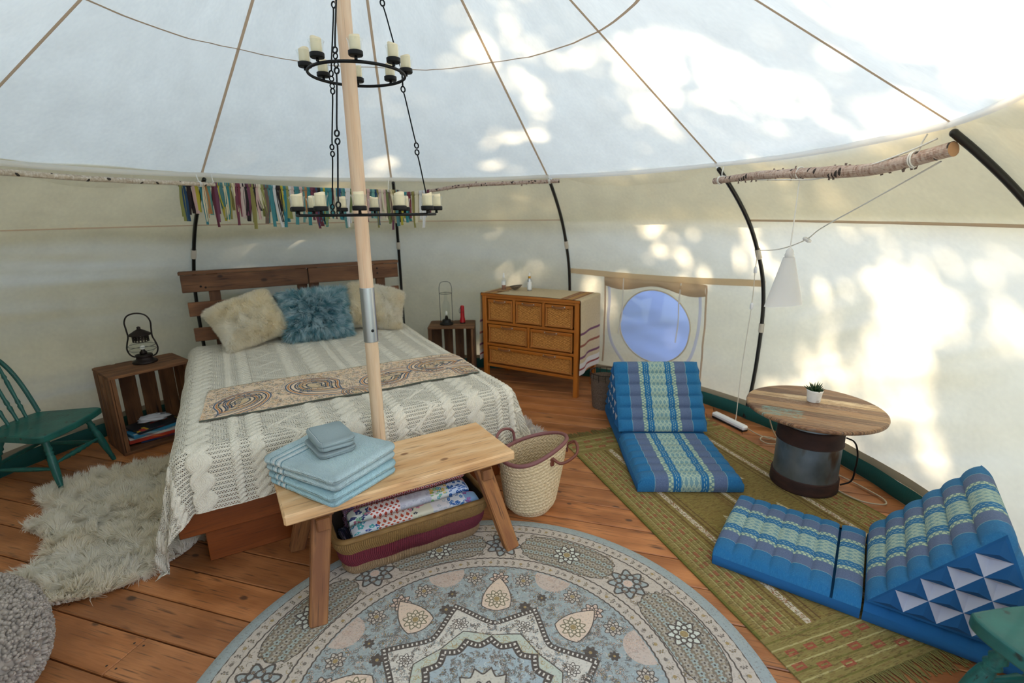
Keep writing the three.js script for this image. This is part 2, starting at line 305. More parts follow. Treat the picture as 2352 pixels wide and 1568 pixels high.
// ---------- floor ----------
{
  const fl = structure('floor', 'orange-brown softwood plank floor');
  const a = { a: 0xb87a4a, b: 0x925a30, dark: 0x3a2518, knots: 3, lines: 22, wear: 0.45 };
  const base = [1, 2, 3].map((s) => woodMat({ ...a, seed: s, w: 768, h: 512 }, 0.5, 0.001));
  const mats = base.flatMap((m) => [tinted(m, 1.0), tinted(m, [0.86, 0.84, 0.82]), tinted(m, [1.12, 1.08, 1.02])]);
  const th = 16.7 * rad, ux = Math.cos(th), uz = Math.sin(th), nx = -uz, nzv = ux, Wd = 0.163;
  reseed(77); const nailG = lathe([[0, 0.0006], [0.0035, 0.0004], [0.0042, 0]], 8), nailM = M(0x3a3330, 0.5, { metalness: 0.6 });
  const c0 = CX * nx + CZ * nzv;
  const iMin = Math.floor((c0 - 2.75 + 1.22) / Wd), iMax = Math.ceil((c0 + 2.75 + 1.22) / Wd);
  for (let i = iMin; i < iMax; i++) {
    const d = -1.22 + (i + 0.5) * Wd, h = d - c0, half = Math.sqrt(Math.max(0, 2.82 * 2.82 - h * h)); if (half < 0.3) continue;
    const mid = CX * ux + CZ * uz; let x = mid - half + 0, end = mid + half, first = true;
    while (x < end - 0.05) {
      let L = Math.min(end - x, first ? rr(0.9, 2.6) : rr(1.9, 2.8)); if (end - x - L < 0.4) L = end - x; first = false;
      const g = cbox(L - 0.0025, 0.028, Wd - 0.0055, 0.003, 0), m = part(fl, 'plank', g, pick(mats));
      m.position.set(ux * (x + L / 2) + nx * d, -0.014 - rr(0, 0.0012), uz * (x + L / 2) + nzv * d); m.rotation.y = -th;
      if (m.position.z > -2.7) for (const e of [-1, 1]) for (const q of [-1, 1]) part(m, 'nail', nailG, nailM, [e * (L / 2 - 0.022), 0.0141, q * Wd * 0.3]);
      x += L;
    }
  }
  const sub = shade(new THREE.Mesh(new THREE.CylinderGeometry(2.8, 2.8, 0.06, 48), M(0x1a120b, 0.95))); sub.name = 'subfloor'; sub.position.set(CX, -0.062, CZ); fl.add(sub);
}
function CANOPY(a, b) { // leaf cover of the tall tree, across (a) and down (b) the sun's view of the tent
  const left = sstep(-0.15, -0.6, b), back = sstep(-0.6, -1.5, a), front = sstep(0.2, 1.2, a), low = sstep(1.3, 1.9, b);
  let c = 0.69 + 1.35 * fbm(a * 1.3 + 3, b * 1.3, 1.5, 3);
  c = lerp(c, c - 0.12, front * (1 - low)); c = lerp(c, c - 0.14 + 0.45 * sstep(0.3, -0.4, a), low);
  c = lerp(c, 0.62 + c * 0.35, back); return 1.25 * sstep(0.3, 0.75, lerp(c, 1, left)) + 0.6 * left;
}
// ---------- outside: lawn, trees that dapple and shade the canvas ----------
{
  const lawn = structure('floor_outside', 'grass around the tent');
  const gm = M(0xffffff, 1, { map: dataTex(256, 256, (x, y, u, v) => { const n = tileNoise(u, v, 30, 30, 1, 4); return [0.30 + n * 0.2, 0.33 + n * 0.2, 0.2 + n * 0.1]; }) });
  part(lawn, 'lawn', boxUV(new THREE.BoxGeometry(60, 0.1, 60), 0, 0, 0, 0.5), gm, [CX, -0.16, CZ]);
  const leafG = (() => { const g = new THREE.BufferGeometry(); g.setAttribute('position', new THREE.Float32BufferAttribute([0, 0, 0, -0.36, 0.07, 0.45, 0.36, 0.07, 0.45, 0, -0.06, 1], 3)); g.setIndex([0, 2, 1, 1, 2, 3]); g.computeVertexNormals(); return g; })();
  const leafM = M(0x748246, 0.75), bark = M(0x4a3b2c, 0.95);
  let treeN = 0;
  function tree(x, z, h, blobs, leaf, label) { // blobs: [dx, y, dz, r, count]
    const t = thing('tree', label, 'tree', [x, -0.1, z], 0, 'trees around the tent');
    const pts = [V(0, 0, 0), V(0.08, h * 0.3, 0.05), V(-0.05, h * 0.6, 0.1), V(0.03, h * 0.85, 0)];
    const tr = [tube(pts, 0.09, 14, 8)];
    blobs.forEach(([dx, y, dz], q) => q % 14 === 0 && tr.push(tube([V(0, Math.min(h * 0.6, y * 0.7), 0.05), V(dx * 0.5, y * 0.85, dz * 0.5), V(dx, y, dz)], 0.022, 8, 5)));
    part(t, 'trunk', merge(tr), bark);
    const n = blobs.reduce((s, b) => s + b[4], 0), P = leafG.attributes.position, pos = new Float32Array(n * 12), idx = new Uint32Array(n * 6), o = new THREE.Object3D(), v = V(0, 0, 0); let i = 0;
    for (const [dx, y, dz, r, c] of blobs) for (let q = 0; q < c; q++, i++) {
      const d = V(rr(-1, 1), rr(-1, 1), rr(-1, 1)); while (d.lengthSq() > 1) d.set(rr(-1, 1), rr(-1, 1), rr(-1, 1));
      o.position.set(dx + d.x * r, y + d.y * r * 0.8, dz + d.z * r); o.rotation.set(rr(-1, 1), rr(0, 6.3), rr(-0.7, 0.7)); o.scale.setScalar(leaf * rr(0.7, 1.3)); o.updateMatrix();
      for (let k = 0; k < 4; k++) v.fromBufferAttribute(P, k).applyMatrix4(o.matrix).toArray(pos, (i * 4 + k) * 3);
      idx.set([i * 4, i * 4 + 2, i * 4 + 1, i * 4 + 1, i * 4 + 2, i * 4 + 3], i * 6);
    }
    const lg = new THREE.BufferGeometry(); lg.setAttribute('position', new THREE.BufferAttribute(pos, 3)); lg.setIndex(new THREE.BufferAttribute(idx, 1)); lg.computeVertexNormals();
    const im = shade(new THREE.Mesh(lg, leafM));
    im.name = 'foliage'; im.userData.kind = 'stuff'; t.add(im); treeN++;
  }
  reseed(5150);
  const hedge = (deg, R, h, n, label) => { const [x, z] = polar(deg, R); const bl = []; for (let i = 0; i < n; i++) bl.push([rr(-1.2, 1.2), rr(0.4, h), rr(-1.2, 1.2), rr(0.7, 1.1), 150]); tree(x, z, h, bl, 0.38, label); };
  for (const [deg, i] of [[-215, 0], [-190, 1], [-165, 2], [-142, 3], [-120, 4], [-100, 5], [-80, 6], [-62, 7]]) hedge(deg, 5.0 + (i % 3) * 0.5, deg < -70 ? 5.2 : 3.6, deg < -70 ? 15 : 9, 'leafy tree outside ' + ['left of the doorway', 'past the far left wall', 'behind the green chair wall', 'behind the left crate wall', 'behind the left half of the headboard wall', 'behind the right half of the headboard wall', 'behind the chest of drawers wall', 'behind the left edge of the window wall'][i]);
  hedge(-46, 6.2, 2.6, 5, 'low leafy shrub seen hazily through the round window');
  // the tall tree between the tent and the sun: clumps with gaps
  const B = V(CX, 1.6, CZ), D = 12.5, base = B.clone().addScaledVector(SUN, D);
  const e1 = V(-SUN.z, 0, SUN.x).normalize(), e2 = SUN.clone().cross(e1).normalize();
  const tx = base.x + 0.4, tz = base.z - 0.6, bl = [];
  for (let ia = 0; ia < 17; ia++) for (let ib = 0; ib < 15; ib++) {
    const a = -3.6 + ia * 0.45 + rr(-0.2, 0.2), b = -2.6 + ib * 0.42 + rr(-0.2, 0.2), p = base.clone().addScaledVector(e1, a).addScaledVector(e2, b).addScaledVector(SUN, rr(-1.2, 1.2));
    const cover = CANOPY(a, b), n = Math.round(cover * 130 * rr(0.6, 1.4)); if (n < 14) continue;
    bl.push([p.x - tx, p.y + 0.1, p.z - tz, rr(0.28, 0.42), n]);
  }
  tree(tx, tz, 10.5, bl, 0.17, 'tall tree whose leaves dapple the tent roof');
}
// ---------- bed ----------
const BEDPOS = [-1.39, 0, -1.87], BEDTURN = 30 * rad, BW = 1.6, BL = 1.95;
const bedWood = woodMat({ a: 0x8a4a1e, b: 0x74390f, dark: 0x42200c, knots: 0, lines: 22, seed: 21, wear: 0.15 }, 0.4, 0.0004);
const palletWood = [31, 32].flatMap((s) => { const m = woodMat({ a: 0x7a5438, b: 0x5a3a25, dark: 0x241610, knots: 6, lines: 30, seed: s, wear: 0.45 }, 0.75, 0.002); return [m, tinted(m, [0.82, 0.8, 0.78]), tinted(m, [1.15, 1.1, 1.05])]; });
{
  const bed = thing('bed', 'wooden double bed with slatted reclaimed-wood headboard and reddish-brown frame', 'bed', BEDPOS, BEDTURN);
  part(bed, 'foot_rail', cbox(BW + 0.06, 0.175, 0.035, 0.004, 0), bedWood, [BW / 2 - 0.01, 0.255, -0.005]);
  for (const x of [-0.025, BW + 0.005]) part(bed, 'side_rail', cbox(0.035, 0.175, BL - 0.03, 0.004, 2), bedWood, [x, 0.255, -BL / 2]);
  const plinth = part(bed, 'plinth', cbox(BW - 0.12, 0.165, 0.03, 0.003, 0), bedWood, [BW / 2 - 0.01, 0.083, -0.045]);
  for (const x of [0.08, BW - 0.1]) part(bed, 'plinth', cbox(0.03, 0.165, 1.6, 0.003, 2), plinth.material, [x, 0.083, -0.88]);
  part(bed, 'mattress', (() => { const g = surf(40, 40, (u, v) => [0, 0, 0]); return null; })() ?? cbox(BW - 0.04, 0.23, BL - 0.04, 0.05, 0), M(0xb9b2a6, 0.95), [BW / 2 - 0.01, 0.4, -BL / 2 - 0.02]);
  const hb = new THREE.Group(); hb.name = 'headboard'; hb.position.set(0, 0, -BL - 0.04); hb.rotation.x = -0.03; bed.add(hb);
  const pw = () => pick(palletWood); reseed(9);
  part(hb, 'cap_board', cbox(BW + 0.02, 0.024, 0.1, 0.003, 0), pw(), [BW / 2, 1.098, -0.01]);
  part(hb, 'plank', cbox(0.86, 0.125, 0.022, 0.003, 0), palletWood[1], [0.43, 1.022, 0.03]);
  part(hb, 'plank', cbox(0.735, 0.12, 0.022, 0.003, 0), palletWood[3], [1.235, 1.024, 0.03]);
  part(hb, 'plank', cbox(BW - 0.02, 0.105, 0.022, 0.003, 0), palletWood[2], [BW / 2 + 0.01, 0.835, 0.03]);
  part(hb, 'plank', cbox(BW - 0.04, 0.1, 0.022, 0.003, 0), palletWood[5], [BW / 2 + 0.01, 0.645, 0.03]);
  part(hb, 'plank', cbox(BW - 0.04, 0.1, 0.022, 0.003, 0), palletWood[0], [BW / 2 + 0.01, 0.46, 0.03]);
  for (const x of [0.2, 0.815, 0.905, 1.45]) part(hb, 'post', cbox(0.075, 1.08, 0.04, 0.003, 1), palletWood[4], [x, 0.545, 0.0]);
  const bolt = lathe([[0, 0.004], [0.006, 0.003], [0.008, 0]], 10); for (const [x, y] of [[1.42, 1.05], [1.42, 1.01], [0.12, 1.0], [0.15, 0.99]]) part(hb, 'nail', bolt.clone().rotateX(Math.PI / 2), M(0x2a2320, 0.5, { metalness: 0.6 }), [x, y, 0.042]);
}
// ---------- cable-knit throw ----------
const KT = 0.64; // pattern repeat, metres
function knitH(x, y) { // height 0..1 of the knit at x across, y along
  x = per(x, KT); y = per(y, KT);
  const st = 0.0107, row = 0.0094;
  const cx = x / st, cy = y / row;
  let h = 0.30 + 0.20 * Math.cos(2 * Math.PI * (cy + 0.22 * Math.cos(2 * Math.PI * cx))) + 0.12 * Math.cos(2 * Math.PI * cx + Math.PI * Math.floor(cy));
  const strand = (dx, w, lift, dir) => { const q = dx / w; if (Math.abs(q) >= 1) return -1; return (0.55 + 0.45 * lift) * Math.sqrt(1 - q * q) * 0.75 + 0.3 + 0.09 * Math.cos(2 * Math.PI * dx / 0.0075) + 0.05 * Math.cos(2 * Math.PI * (cy + dir * dx / 0.01)); };
  const cable = (c, A, w, P) => { const ph = 2 * Math.PI * y / P, s = Math.sin(ph), l = Math.cos(ph); h = Math.max(h, strand(x - c - A * s, w, 0.5 + 0.5 * l, 1), strand(x - c + A * s, w, 0.5 - 0.5 * l, -1)); };
  cable(0.075, 0.026, 0.027, KT / 4);
  cable(0.215, 0.010, 0.011, KT / 16);
  cable(0.56, 0.016, 0.019, KT / 8);
  cable(0.30, 0.016, 0.019, KT / 8);
  const zig = (c, A, P, w) => { const f = Math.abs(per(y / P, 1) * 2 - 1) * 2 - 1; h = Math.max(h, strand(x - c - A * f, w, 0.3, 1) - 0.12); };
  zig(0.43, 0.075, KT / 3, 0.012); zig(0.43, 0.045, KT / 3, 0.009);
  return clamp(h, 0, 1.2) / 1.2;
}
const knitMat = (() => {
  const N = 1024, d = new Float32Array(N * N); for (let y = 0; y < N; y++) for (let x = 0; x < N; x++) d[y * N + x] = knitH(x / N * KT, y / N * KT);
  const bump = dataTex(N, N, (x, y) => d[y * N + x], false);
  const alpha = dataTex(N, N, (x, y) => (d[y * N + x] < 0.085 ? 0 : 1), false);
  const col = dataTex(512, 512, (x, y, u, v) => { const n = tileNoise(u, v, 90, 90, 4, 2) * 0.10 + tileNoise(u, v, 5, 5, 9, 3) * 0.05; return [0.865 + n, 0.84 + n, 0.775 + n]; });
  return M(0xffffff, 0.95, { map: col, bumpMap: bump, bumpScale: 0.006, alphaMap: alpha, alphaTest: 0.5, sheen: 0.2, sheenColor: new THREE.Color(0.5, 0.5, 0.48) });
})();
const TOP = 0.545;
function throwBase(a, b) { // a across, b along the bed (metres on the flat blanket) -> local point of the draped sheet
  const rho = 0.07, x0 = 0.045, x1 = BW - 0.045, b0 = 0.045;
  const ex = a < x0 ? a - x0 : a > x1 ? a - x1 : 0, ez = b < b0 ? b - b0 : 0, d = Math.hypot(ex, ez);
  const ca = clamp(a, x0, x1), cb = Math.max(b, b0);
  let y = TOP + 0.008 * nz(ca * 3, cb * 3, 1) + 0.02 * sstep(1.2, 1.8, cb);
  let ox = 0, oz = 0;
  if (d > 1e-6) {
    const ux = ex / d, uz = ez / d; let out, dn;
    if (d < rho * 1.45) { out = rho * Math.sin(d / rho); dn = rho * (1 - Math.cos(d / rho)); }
    else { const q = d - rho * 1.45; out = rho * Math.sin(1.45) + q * 0.16; dn = rho * (1 - Math.cos(1.45)) + q * 0.985; }
    const corner = Math.abs(ux * uz) * 2, hang = clamp(dn / 0.4);
    const wave = (ex && !ez ? Math.sin(cb * 13 + 1.2 * nz(cb * 2, 3)) : !ex && ez ? Math.sin(ca * 9 + 2 * nz(ca * 2, 5)) : Math.sin(Math.atan2(uz, ux) * 8) * 1.6);
    out += 0.016 * wave * hang + 0.05 * corner * hang;
    y -= dn; ox = ux * out; oz = uz * out;
    if (y < 0.045) { const f = 0.045 - y; y = 0.045 + 0.004 * Math.sin(f * 60); ox += ux * f * 0.9; oz += uz * f * 0.9; }
  }
  return V(ca + ox, y, -(cb + oz));
}
{
  const A0 = -0.465, A1 = BW + 0.33, B0 = -0.275, B1 = 1.9, nu = 480, nv = 430;
  const skew = (u, v) => [lerp(A0, A1, u), lerp(B0 + 0.03 * Math.sin(u * 5), B1, v)];
  const g = surf(nu, nv, (u, v) => {
    const [a, b] = skew(u, v), e = 0.004, p = throwBase(a, b), px = throwBase(a + e, b).sub(p), pz = throwBase(a, b + e).sub(p), n = px.cross(pz).normalize(); if (n.lengthSq() < 0.5) n.set(0, 1, 0);
    const loft = sstep(1.3, 0.5, b) * 0.5 + 0.5;
    return p.addScaledVector(n, 0.004 + 0.0105 * loft * (knitH(a, b) - 0.2)).toArray();
  }, (u, v) => { const [a, b] = skew(u, v); return [a / KT, b / KT]; });
  solo('knit_throw', g, knitMat, 'chunky ivory cable-knit throw draped over the bed', 'blanket', BEDPOS, BEDTURN);
}
// ---------- paisley runner ----------
{
  const tex = canvasTex(1536, 512, (c, w, h) => {
    c.fillStyle = '#e2c9ac'; c.fillRect(0, 0, w, h); reseed(404);
    const cols = ['#2f3d50', '#4c5568', '#b5773f', '#7d7350', '#8a8468', '#3c4a5c', '#c99a68'];
    for (let i = 0; i < 9500; i++) { c.strokeStyle = pick(cols); c.globalAlpha = rr(0.35, 0.9); c.lineWidth = rr(1.5, 3.4); const x = rr(0, w), y = rr(0, h), n = fbm(x * 0.008, y * 0.012, 3); if (n < -0.22) continue; c.beginPath(); c.arc(x, y, rr(2, 9), rr(0, 6), rr(0, 6) + rr(1, 4)); c.stroke(); }
    c.globalAlpha = 1;
    const paisley = (x, y, s, rot, fl) => {
      c.save(); c.translate(x, y); c.rotate(rot); c.scale(s * fl, s);
      for (let k = 9; k >= 0; k--) {
        const q = 0.28 + k * 0.08; c.strokeStyle = ['#2c3a4e', '#e2c9ac', '#2c3a4e', '#b5773f', '#4c5c72'][k % 5]; c.fillStyle = ['#e2c9ac', '#d8bd98', '#c9b28e'][k % 3]; c.lineWidth = 0.05;
        c.beginPath(); c.moveTo(1.9 * q, -0.9 * q); c.bezierCurveTo(1.3 * q, -1.5 * q, -0.9 * q, -1.25 * q, -1.0 * q, 0); c.bezierCurveTo(-1.05 * q, 1.0 * q, 0.75 * q, 1.05 * q, 0.9 * q, 0.1 * q); c.bezierCurveTo(1.0 * q, -0.5 * q, 1.3 * q, -0.9 * q, 1.9 * q, -0.9 * q); if (k === 9 || k === 4 || k === 2) c.fill(); c.stroke();
      }
      for (let i = 0; i < 70; i++) { c.strokeStyle = pick(cols); c.lineWidth = 0.03; c.beginPath(); const r = Math.sqrt(rnd()) * 0.75, a = rr(0, 6.3); c.arc(r * Math.cos(a), r * Math.sin(a), rr(0.03, 0.1), rr(0, 6), rr(2, 8)); c.stroke(); }
      c.restore();
    };
    paisley(180, 300, 150, 2.6, 1); paisley(560, 230, 160, 3.5, -1); paisley(960, 330, 150, 0.1, 1); paisley(1290, 220, 160, 0.5, 1); paisley(760, 470, 90, 1.4, 1); paisley(1500, 430, 120, 0.2, -1);
    c.fillStyle = '#8a7d5a'; c.fillRect(0, 0, w, 8); c.fillStyle = '#4d5348'; c.fillRect(0, h - 7, w, 7);
  });
  const m = M(0xffffff, 0.9, { map: tex, sheen: 0.3, sheenColor: new THREE.Color(0.5, 0.45, 0.4) });
  const f = (u, v, lift) => { const a = lerp(lerp(0.08, 0.115, v), lerp(1.55, 1.6, v), u), b = lerp(0.31, 0.8, v) + 0.012 * Math.sin(u * 6), p = throwBase(a, b); p.y += 0.013 + lift + 0.004 * nz(u * 12, v * 4, 7); return p; };
  const g = merge([surf(90, 24, (u, v) => f(u, v, 0.004)), surf(90, 24, (u, v) => f(u, 1 - v, -0.002), (u, v) => [u, 1 - v]), surf(90, 1, (u, v) => f(u, 0, lerp(-0.002, 0.004, v)), (u) => [u, 0.01]), surf(24, 1, (u, v) => f(0, 1 - u, lerp(-0.002, 0.004, v)), (u) => [0.002, u])]);
  solo('bed_runner', g, m, 'folded paisley cloth runner laid across the foot of the bed', 'runner', BEDPOS, BEDTURN);
}
// ---------- fur ----------
function furGeo(sample, count, { len = 0.04, width = 0.0022, curl = 0.5, comb = null, palette, clump = 20, gravity = 0.3 }) {
  const pos = new Float32Array(count * 15), col = new Float32Array(count * 15), nor = new Float32Array(count * 15), idx = new Uint32Array(count * 9);
  for (let i = 0; i < count; i++) {
    const { p, n } = sample(), L = len * rr(0.6, 1.25) * (sample.lenAt ? sample.lenAt(p) : 1);
    const cl = V(nz(p.x * clump, p.y * clump, p.z * clump), nz(p.x * clump + 40, p.y * clump, p.z * clump), nz(p.x * clump, p.y * clump + 40, p.z * clump)).multiplyScalar(curl * 2.2);
    const dir = n.clone().add(cl).add(V(rr(-0.25, 0.25), rr(-0.25, 0.25), rr(-0.25, 0.25))); if (comb) dir.add(comb(p, n)); dir.normalize();
    const side = dir.clone().cross(n.clone().add(V(rr(-0.5, 0.5), rr(-0.5, 0.5), rr(-0.5, 0.5)))).normalize();
    const p1 = p.clone().addScaledVector(dir, L * 0.5), d2 = dir.clone().addScaledVector(V(0, -1, 0), gravity).addScaledVector(cl, 0.8).normalize(), p2 = p1.clone().addScaledVector(d2, L * 0.5);
    const w = width * rr(0.7, 1.3), q = [p.clone().addScaledVector(side, -w), p.clone().addScaledVector(side, w), p1.clone().addScaledVector(side, -w * 0.85), p1.clone().addScaledVector(side, w * 0.85), p2];
    const nn = side.clone().cross(dir).normalize(); if (nn.dot(n) < 0) nn.negate(); const flip = side.clone().cross(dir).dot(n) > 0, c = palette(p);
    q.forEach((v, k) => { v.toArray(pos, (i * 5 + k) * 3); nn.toArray(nor, (i * 5 + k) * 3); col.set(c, (i * 5 + k) * 3); });
    const b = i * 5; idx.set(flip ? [b, b + 1, b + 3, b, b + 3, b + 2, b + 2, b + 3, b + 4] : [b, b + 3, b + 1, b, b + 2, b + 3, b + 2, b + 4, b + 3], i * 9);
  }
  const g = new THREE.BufferGeometry(); g.setAttribute('position', new THREE.BufferAttribute(pos, 3)); g.setAttribute('normal', new THREE.BufferAttribute(nor, 3)); g.setAttribute('color', new THREE.BufferAttribute(col, 3)); g.setIndex(new THREE.BufferAttribute(idx, 1)); return g;
}
function surfaceSampler(g) {
  const q = g.index ? g.toNonIndexed() : g, p = q.attributes.position, n = q.attributes.normal, T = p.count / 3, acc = new Float32Array(T); let s = 0; const a = V(0, 0, 0), b = V(0, 0, 0), c = V(0, 0, 0);
  for (let i = 0; i < T; i++) { a.fromBufferAttribute(p, i * 3); b.fromBufferAttribute(p, i * 3 + 1); c.fromBufferAttribute(p, i * 3 + 2); s += b.sub(a).cross(c.sub(a)).length(); acc[i] = s; }
  return () => {
    const r = rnd() * s; let lo = 0, hi = T - 1; while (lo < hi) { const m = (lo + hi) >> 1; if (acc[m] < r) lo = m + 1; else hi = m; }
    let u = rnd(), v = rnd(); if (u + v > 1) { u = 1 - u; v = 1 - v; } const w = 1 - u - v, i = lo * 3, f = (at_) => V(at_.getX(i) * w + at_.getX(i + 1) * u + at_.getX(i + 2) * v, at_.getY(i) * w + at_.getY(i + 1) * u + at_.getY(i + 2) * v, at_.getZ(i) * w + at_.getZ(i + 1) * u + at_.getZ(i + 2) * v);
    return { p: f(p), n: f(n).normalize() };
  };
}
// cushion standing on its lower edge: face in the local xy plane, w x h, thickness d
function cushionGeo(w, h, d, ear = 0.12) {
  const half = (s) => surf(36, 36, (u, v) => { const x = u * 2 - 1, y = v * 2 - 1, k = 1 - ear * (1 - Math.pow(Math.abs(x), 2)) * Math.pow(Math.abs(y), 3) * 0.8, k2 = 1 - ear * (1 - y * y) * Math.pow(Math.abs(x), 3) * 0.8; const t = Math.pow(clamp((1 - x ** 4) * (1 - y ** 4)), 0.55); return [s * x * w / 2 * k2, y * h / 2 * k + h / 2, s * t * d / 2]; });
  return mergeVertices(merge([half(1), half(-1)]).deleteAttribute('uv').deleteAttribute('normal'), 1e-4);
}
const furM = (c = 0xffffff) => M(c, 0.9, { vertexColors: true, transmission: 0.6, specularIntensity: 0.2, side: THREE.DoubleSide });
{
  const spots = [
    ['fur_cushion', 'cream sheepskin cushion at the left of the headboard', 0.45, 1.66, 0.45, 0.37, 0.2, -0.8, 0.36, 'cream'],
    ['fur_cushion', 'long-haired blue sheepskin cushion in the middle of the bed', 0.86, 1.68, 0.46, 0.38, 0.18, -0.5, 0.0, 'blue'],
    ['fur_cushion', 'cream sheepskin cushion at the right, half behind the pole', 1.28, 1.73, 0.46, 0.37, 0.19, -0.8, -0.36, 'cream'],
  ];
  for (const [name, label, a, b, w, h, d, lean, roll, kind] of spots) {
    const ca = Math.cos(BEDTURN), sa = Math.sin(BEDTURN), x = BEDPOS[0] + a * ca - b * sa, z = BEDPOS[2] - a * sa - b * ca;
    const t = thing(name, label, 'cushion', [x, TOP + 0.04, z], BEDTURN, 'fur cushions on the bed');
    const g = cushionGeo(w, h, d); g.computeVertexNormals(); g.translate(0, -0.02, 0); g.rotateZ(roll); g.rotateX(lean);
    { g.computeBoundingBox(); g.translate(0, -g.boundingBox.min.y - 0.01, 0); }
    g.computeVertexNormals();
    reseed(kind === 'blue' ? 71 : Math.round(a * 1000));
    const S = surfaceSampler(g), up = V(0, Math.cos(lean), Math.sin(lean)), cen = V(0, h * 0.62 * Math.cos(lean), h * 0.62 * Math.sin(lean));
    if (kind === 'blue') {
      part(t, 'cover', g, M(0x3f6c78, 0.95));
      part(t, 'fur', furGeo(S, 34000, { len: 0.062, width: 0.0017, curl: 0.55, clump: 26, gravity: 0.25, comb: (p) => p.clone().sub(cen).normalize().multiplyScalar(1.1), palette: (p) => { const m = clamp(0.42 + 1.1 * nz(p.x * 30, p.y * 30, p.z * 30) + rr(-0.35, 0.35)); return [lerp(0.20, 0.80, m), lerp(0.44, 0.90, m), lerp(0.52, 0.93, m)]; } }), furM());
    } else {
      part(t, 'cover', g, M(0xfaf2e0, 0.95));
      part(t, 'fur', furGeo(S, 56000, { len: 0.032, width: 0.0016, curl: 0.38, clump: 16, gravity: 0.15, palette: (p) => { const m = clamp(0.5 + 1.3 * fbm(p.x * 5 + a, p.y * 5, p.z * 5, 3) + rr(-0.12, 0.12)); return [0.98, lerp(0.92, 0.96, m), lerp(0.77, 0.90, m)]; } }), furM());
    }
  }
}
// ---------- sheepskins ----------
function sheepskin(label, outline, y, len, count, pal) {
  const sh = new THREE.Shape(new THREE.SplineCurve(outline.map(([x, z]) => V2(x, z))).getPoints(120));
  const c = outline.reduce((s, p) => [s[0] + p[0] / outline.length, s[1] + p[1] / outline.length], [0, 0]);
  const t = thing('sheepskin_rug', label, 'sheepskin', [c[0], 0, c[1]], 0);
  const pts = sh.getPoints(1), inside = (x, z) => { let r = false; for (let i = 0, j = pts.length - 1; i < pts.length; j = i++) if ((pts[i].y > z) !== (pts[j].y > z) && x < (pts[j].x - pts[i].x) * (z - pts[i].y) / (pts[j].y - pts[i].y) + pts[i].x) r = !r; return r; };
  const g = new THREE.ExtrudeGeometry(sh, { depth: 0.006, bevelEnabled: false }); g.rotateX(Math.PI / 2); g.translate(-c[0], y + 0.008, -c[1]); g.scale(0.93, 1, 0.93);
  part(t, 'hide', g, M(0xd6cbb8, 0.95));
  const bb = pts.reduce((b, p) => [Math.min(b[0], p.x), Math.max(b[1], p.x), Math.min(b[2], p.y), Math.max(b[3], p.y)], [9, -9, 9, -9]);
  const edge = (x, z) => { let m = 9, q = null; for (const p of pts) { const d = Math.hypot(p.x - x, p.y - z); if (d < m) { m = d; q = p; } } return [m, q]; };
  const S = () => { let x, z; do { x = rr(bb[0], bb[1]); z = rr(bb[2], bb[3]); } while (!inside(x, z)); return { p: V(x - c[0], y + 0.008 + 0.012 * Math.max(0, fbm(x * 5, z * 5)), z - c[1]), n: V(0, 1, 0) }; };
  part(t, 'wool', furGeo(S, count, { len, width: 0.0019, curl: 0.75, clump: 17, gravity: 0.25, comb: (p) => { const [m, q] = edge(p.x + c[0], p.z + c[1]), f = clamp(1 - m / 0.09); return V((q.x - c[0] - p.x) / (m + 0.01), -0.3, (q.y - c[1] - p.z) / (m + 0.01)).multiplyScalar(f * 1.5); }, palette: (p) => { const m = clamp(0.5 + 1.2 * fbm(p.x * 4, p.z * 4, 2, 3) + rr(-0.12, 0.12)); return mix3(pal[0], pal[1], m); } }), furM());
  return t;
}
reseed(808);
sheepskin('large cream sheepskin rug with long wool beside the bed', [[-2.17, -2.88], [-2.45, -2.72], [-2.62, -2.52], [-2.56, -2.40], [-2.36, -2.28], [-2.44, -2.18], [-2.2, -2.05], [-2.12, -1.92], [-2.16, -1.77], [-1.98, -1.78], [-1.87, -1.66], [-1.72, -1.70], [-1.60, -1.80], [-1.50, -2.05], [-1.62, -2.4], [-1.85, -2.8]], 0, 0.062, 85000, [[0.97, 0.91, 0.78], [0.98, 0.955, 0.89]]);
sheepskin('small white sheepskin corner showing past the foot of the bed near the straw bag', [[0.02, -2.85], [0.22, -2.86], [0.34, -3.02], [0.26, -3.12], [0.05, -3.5], [-0.25, -3.6], [-0.35, -3.3], [-0.2, -3.0]], 0, 0.04, 12000, [[0.80, 0.75, 0.70], [0.88, 0.85, 0.82]]);
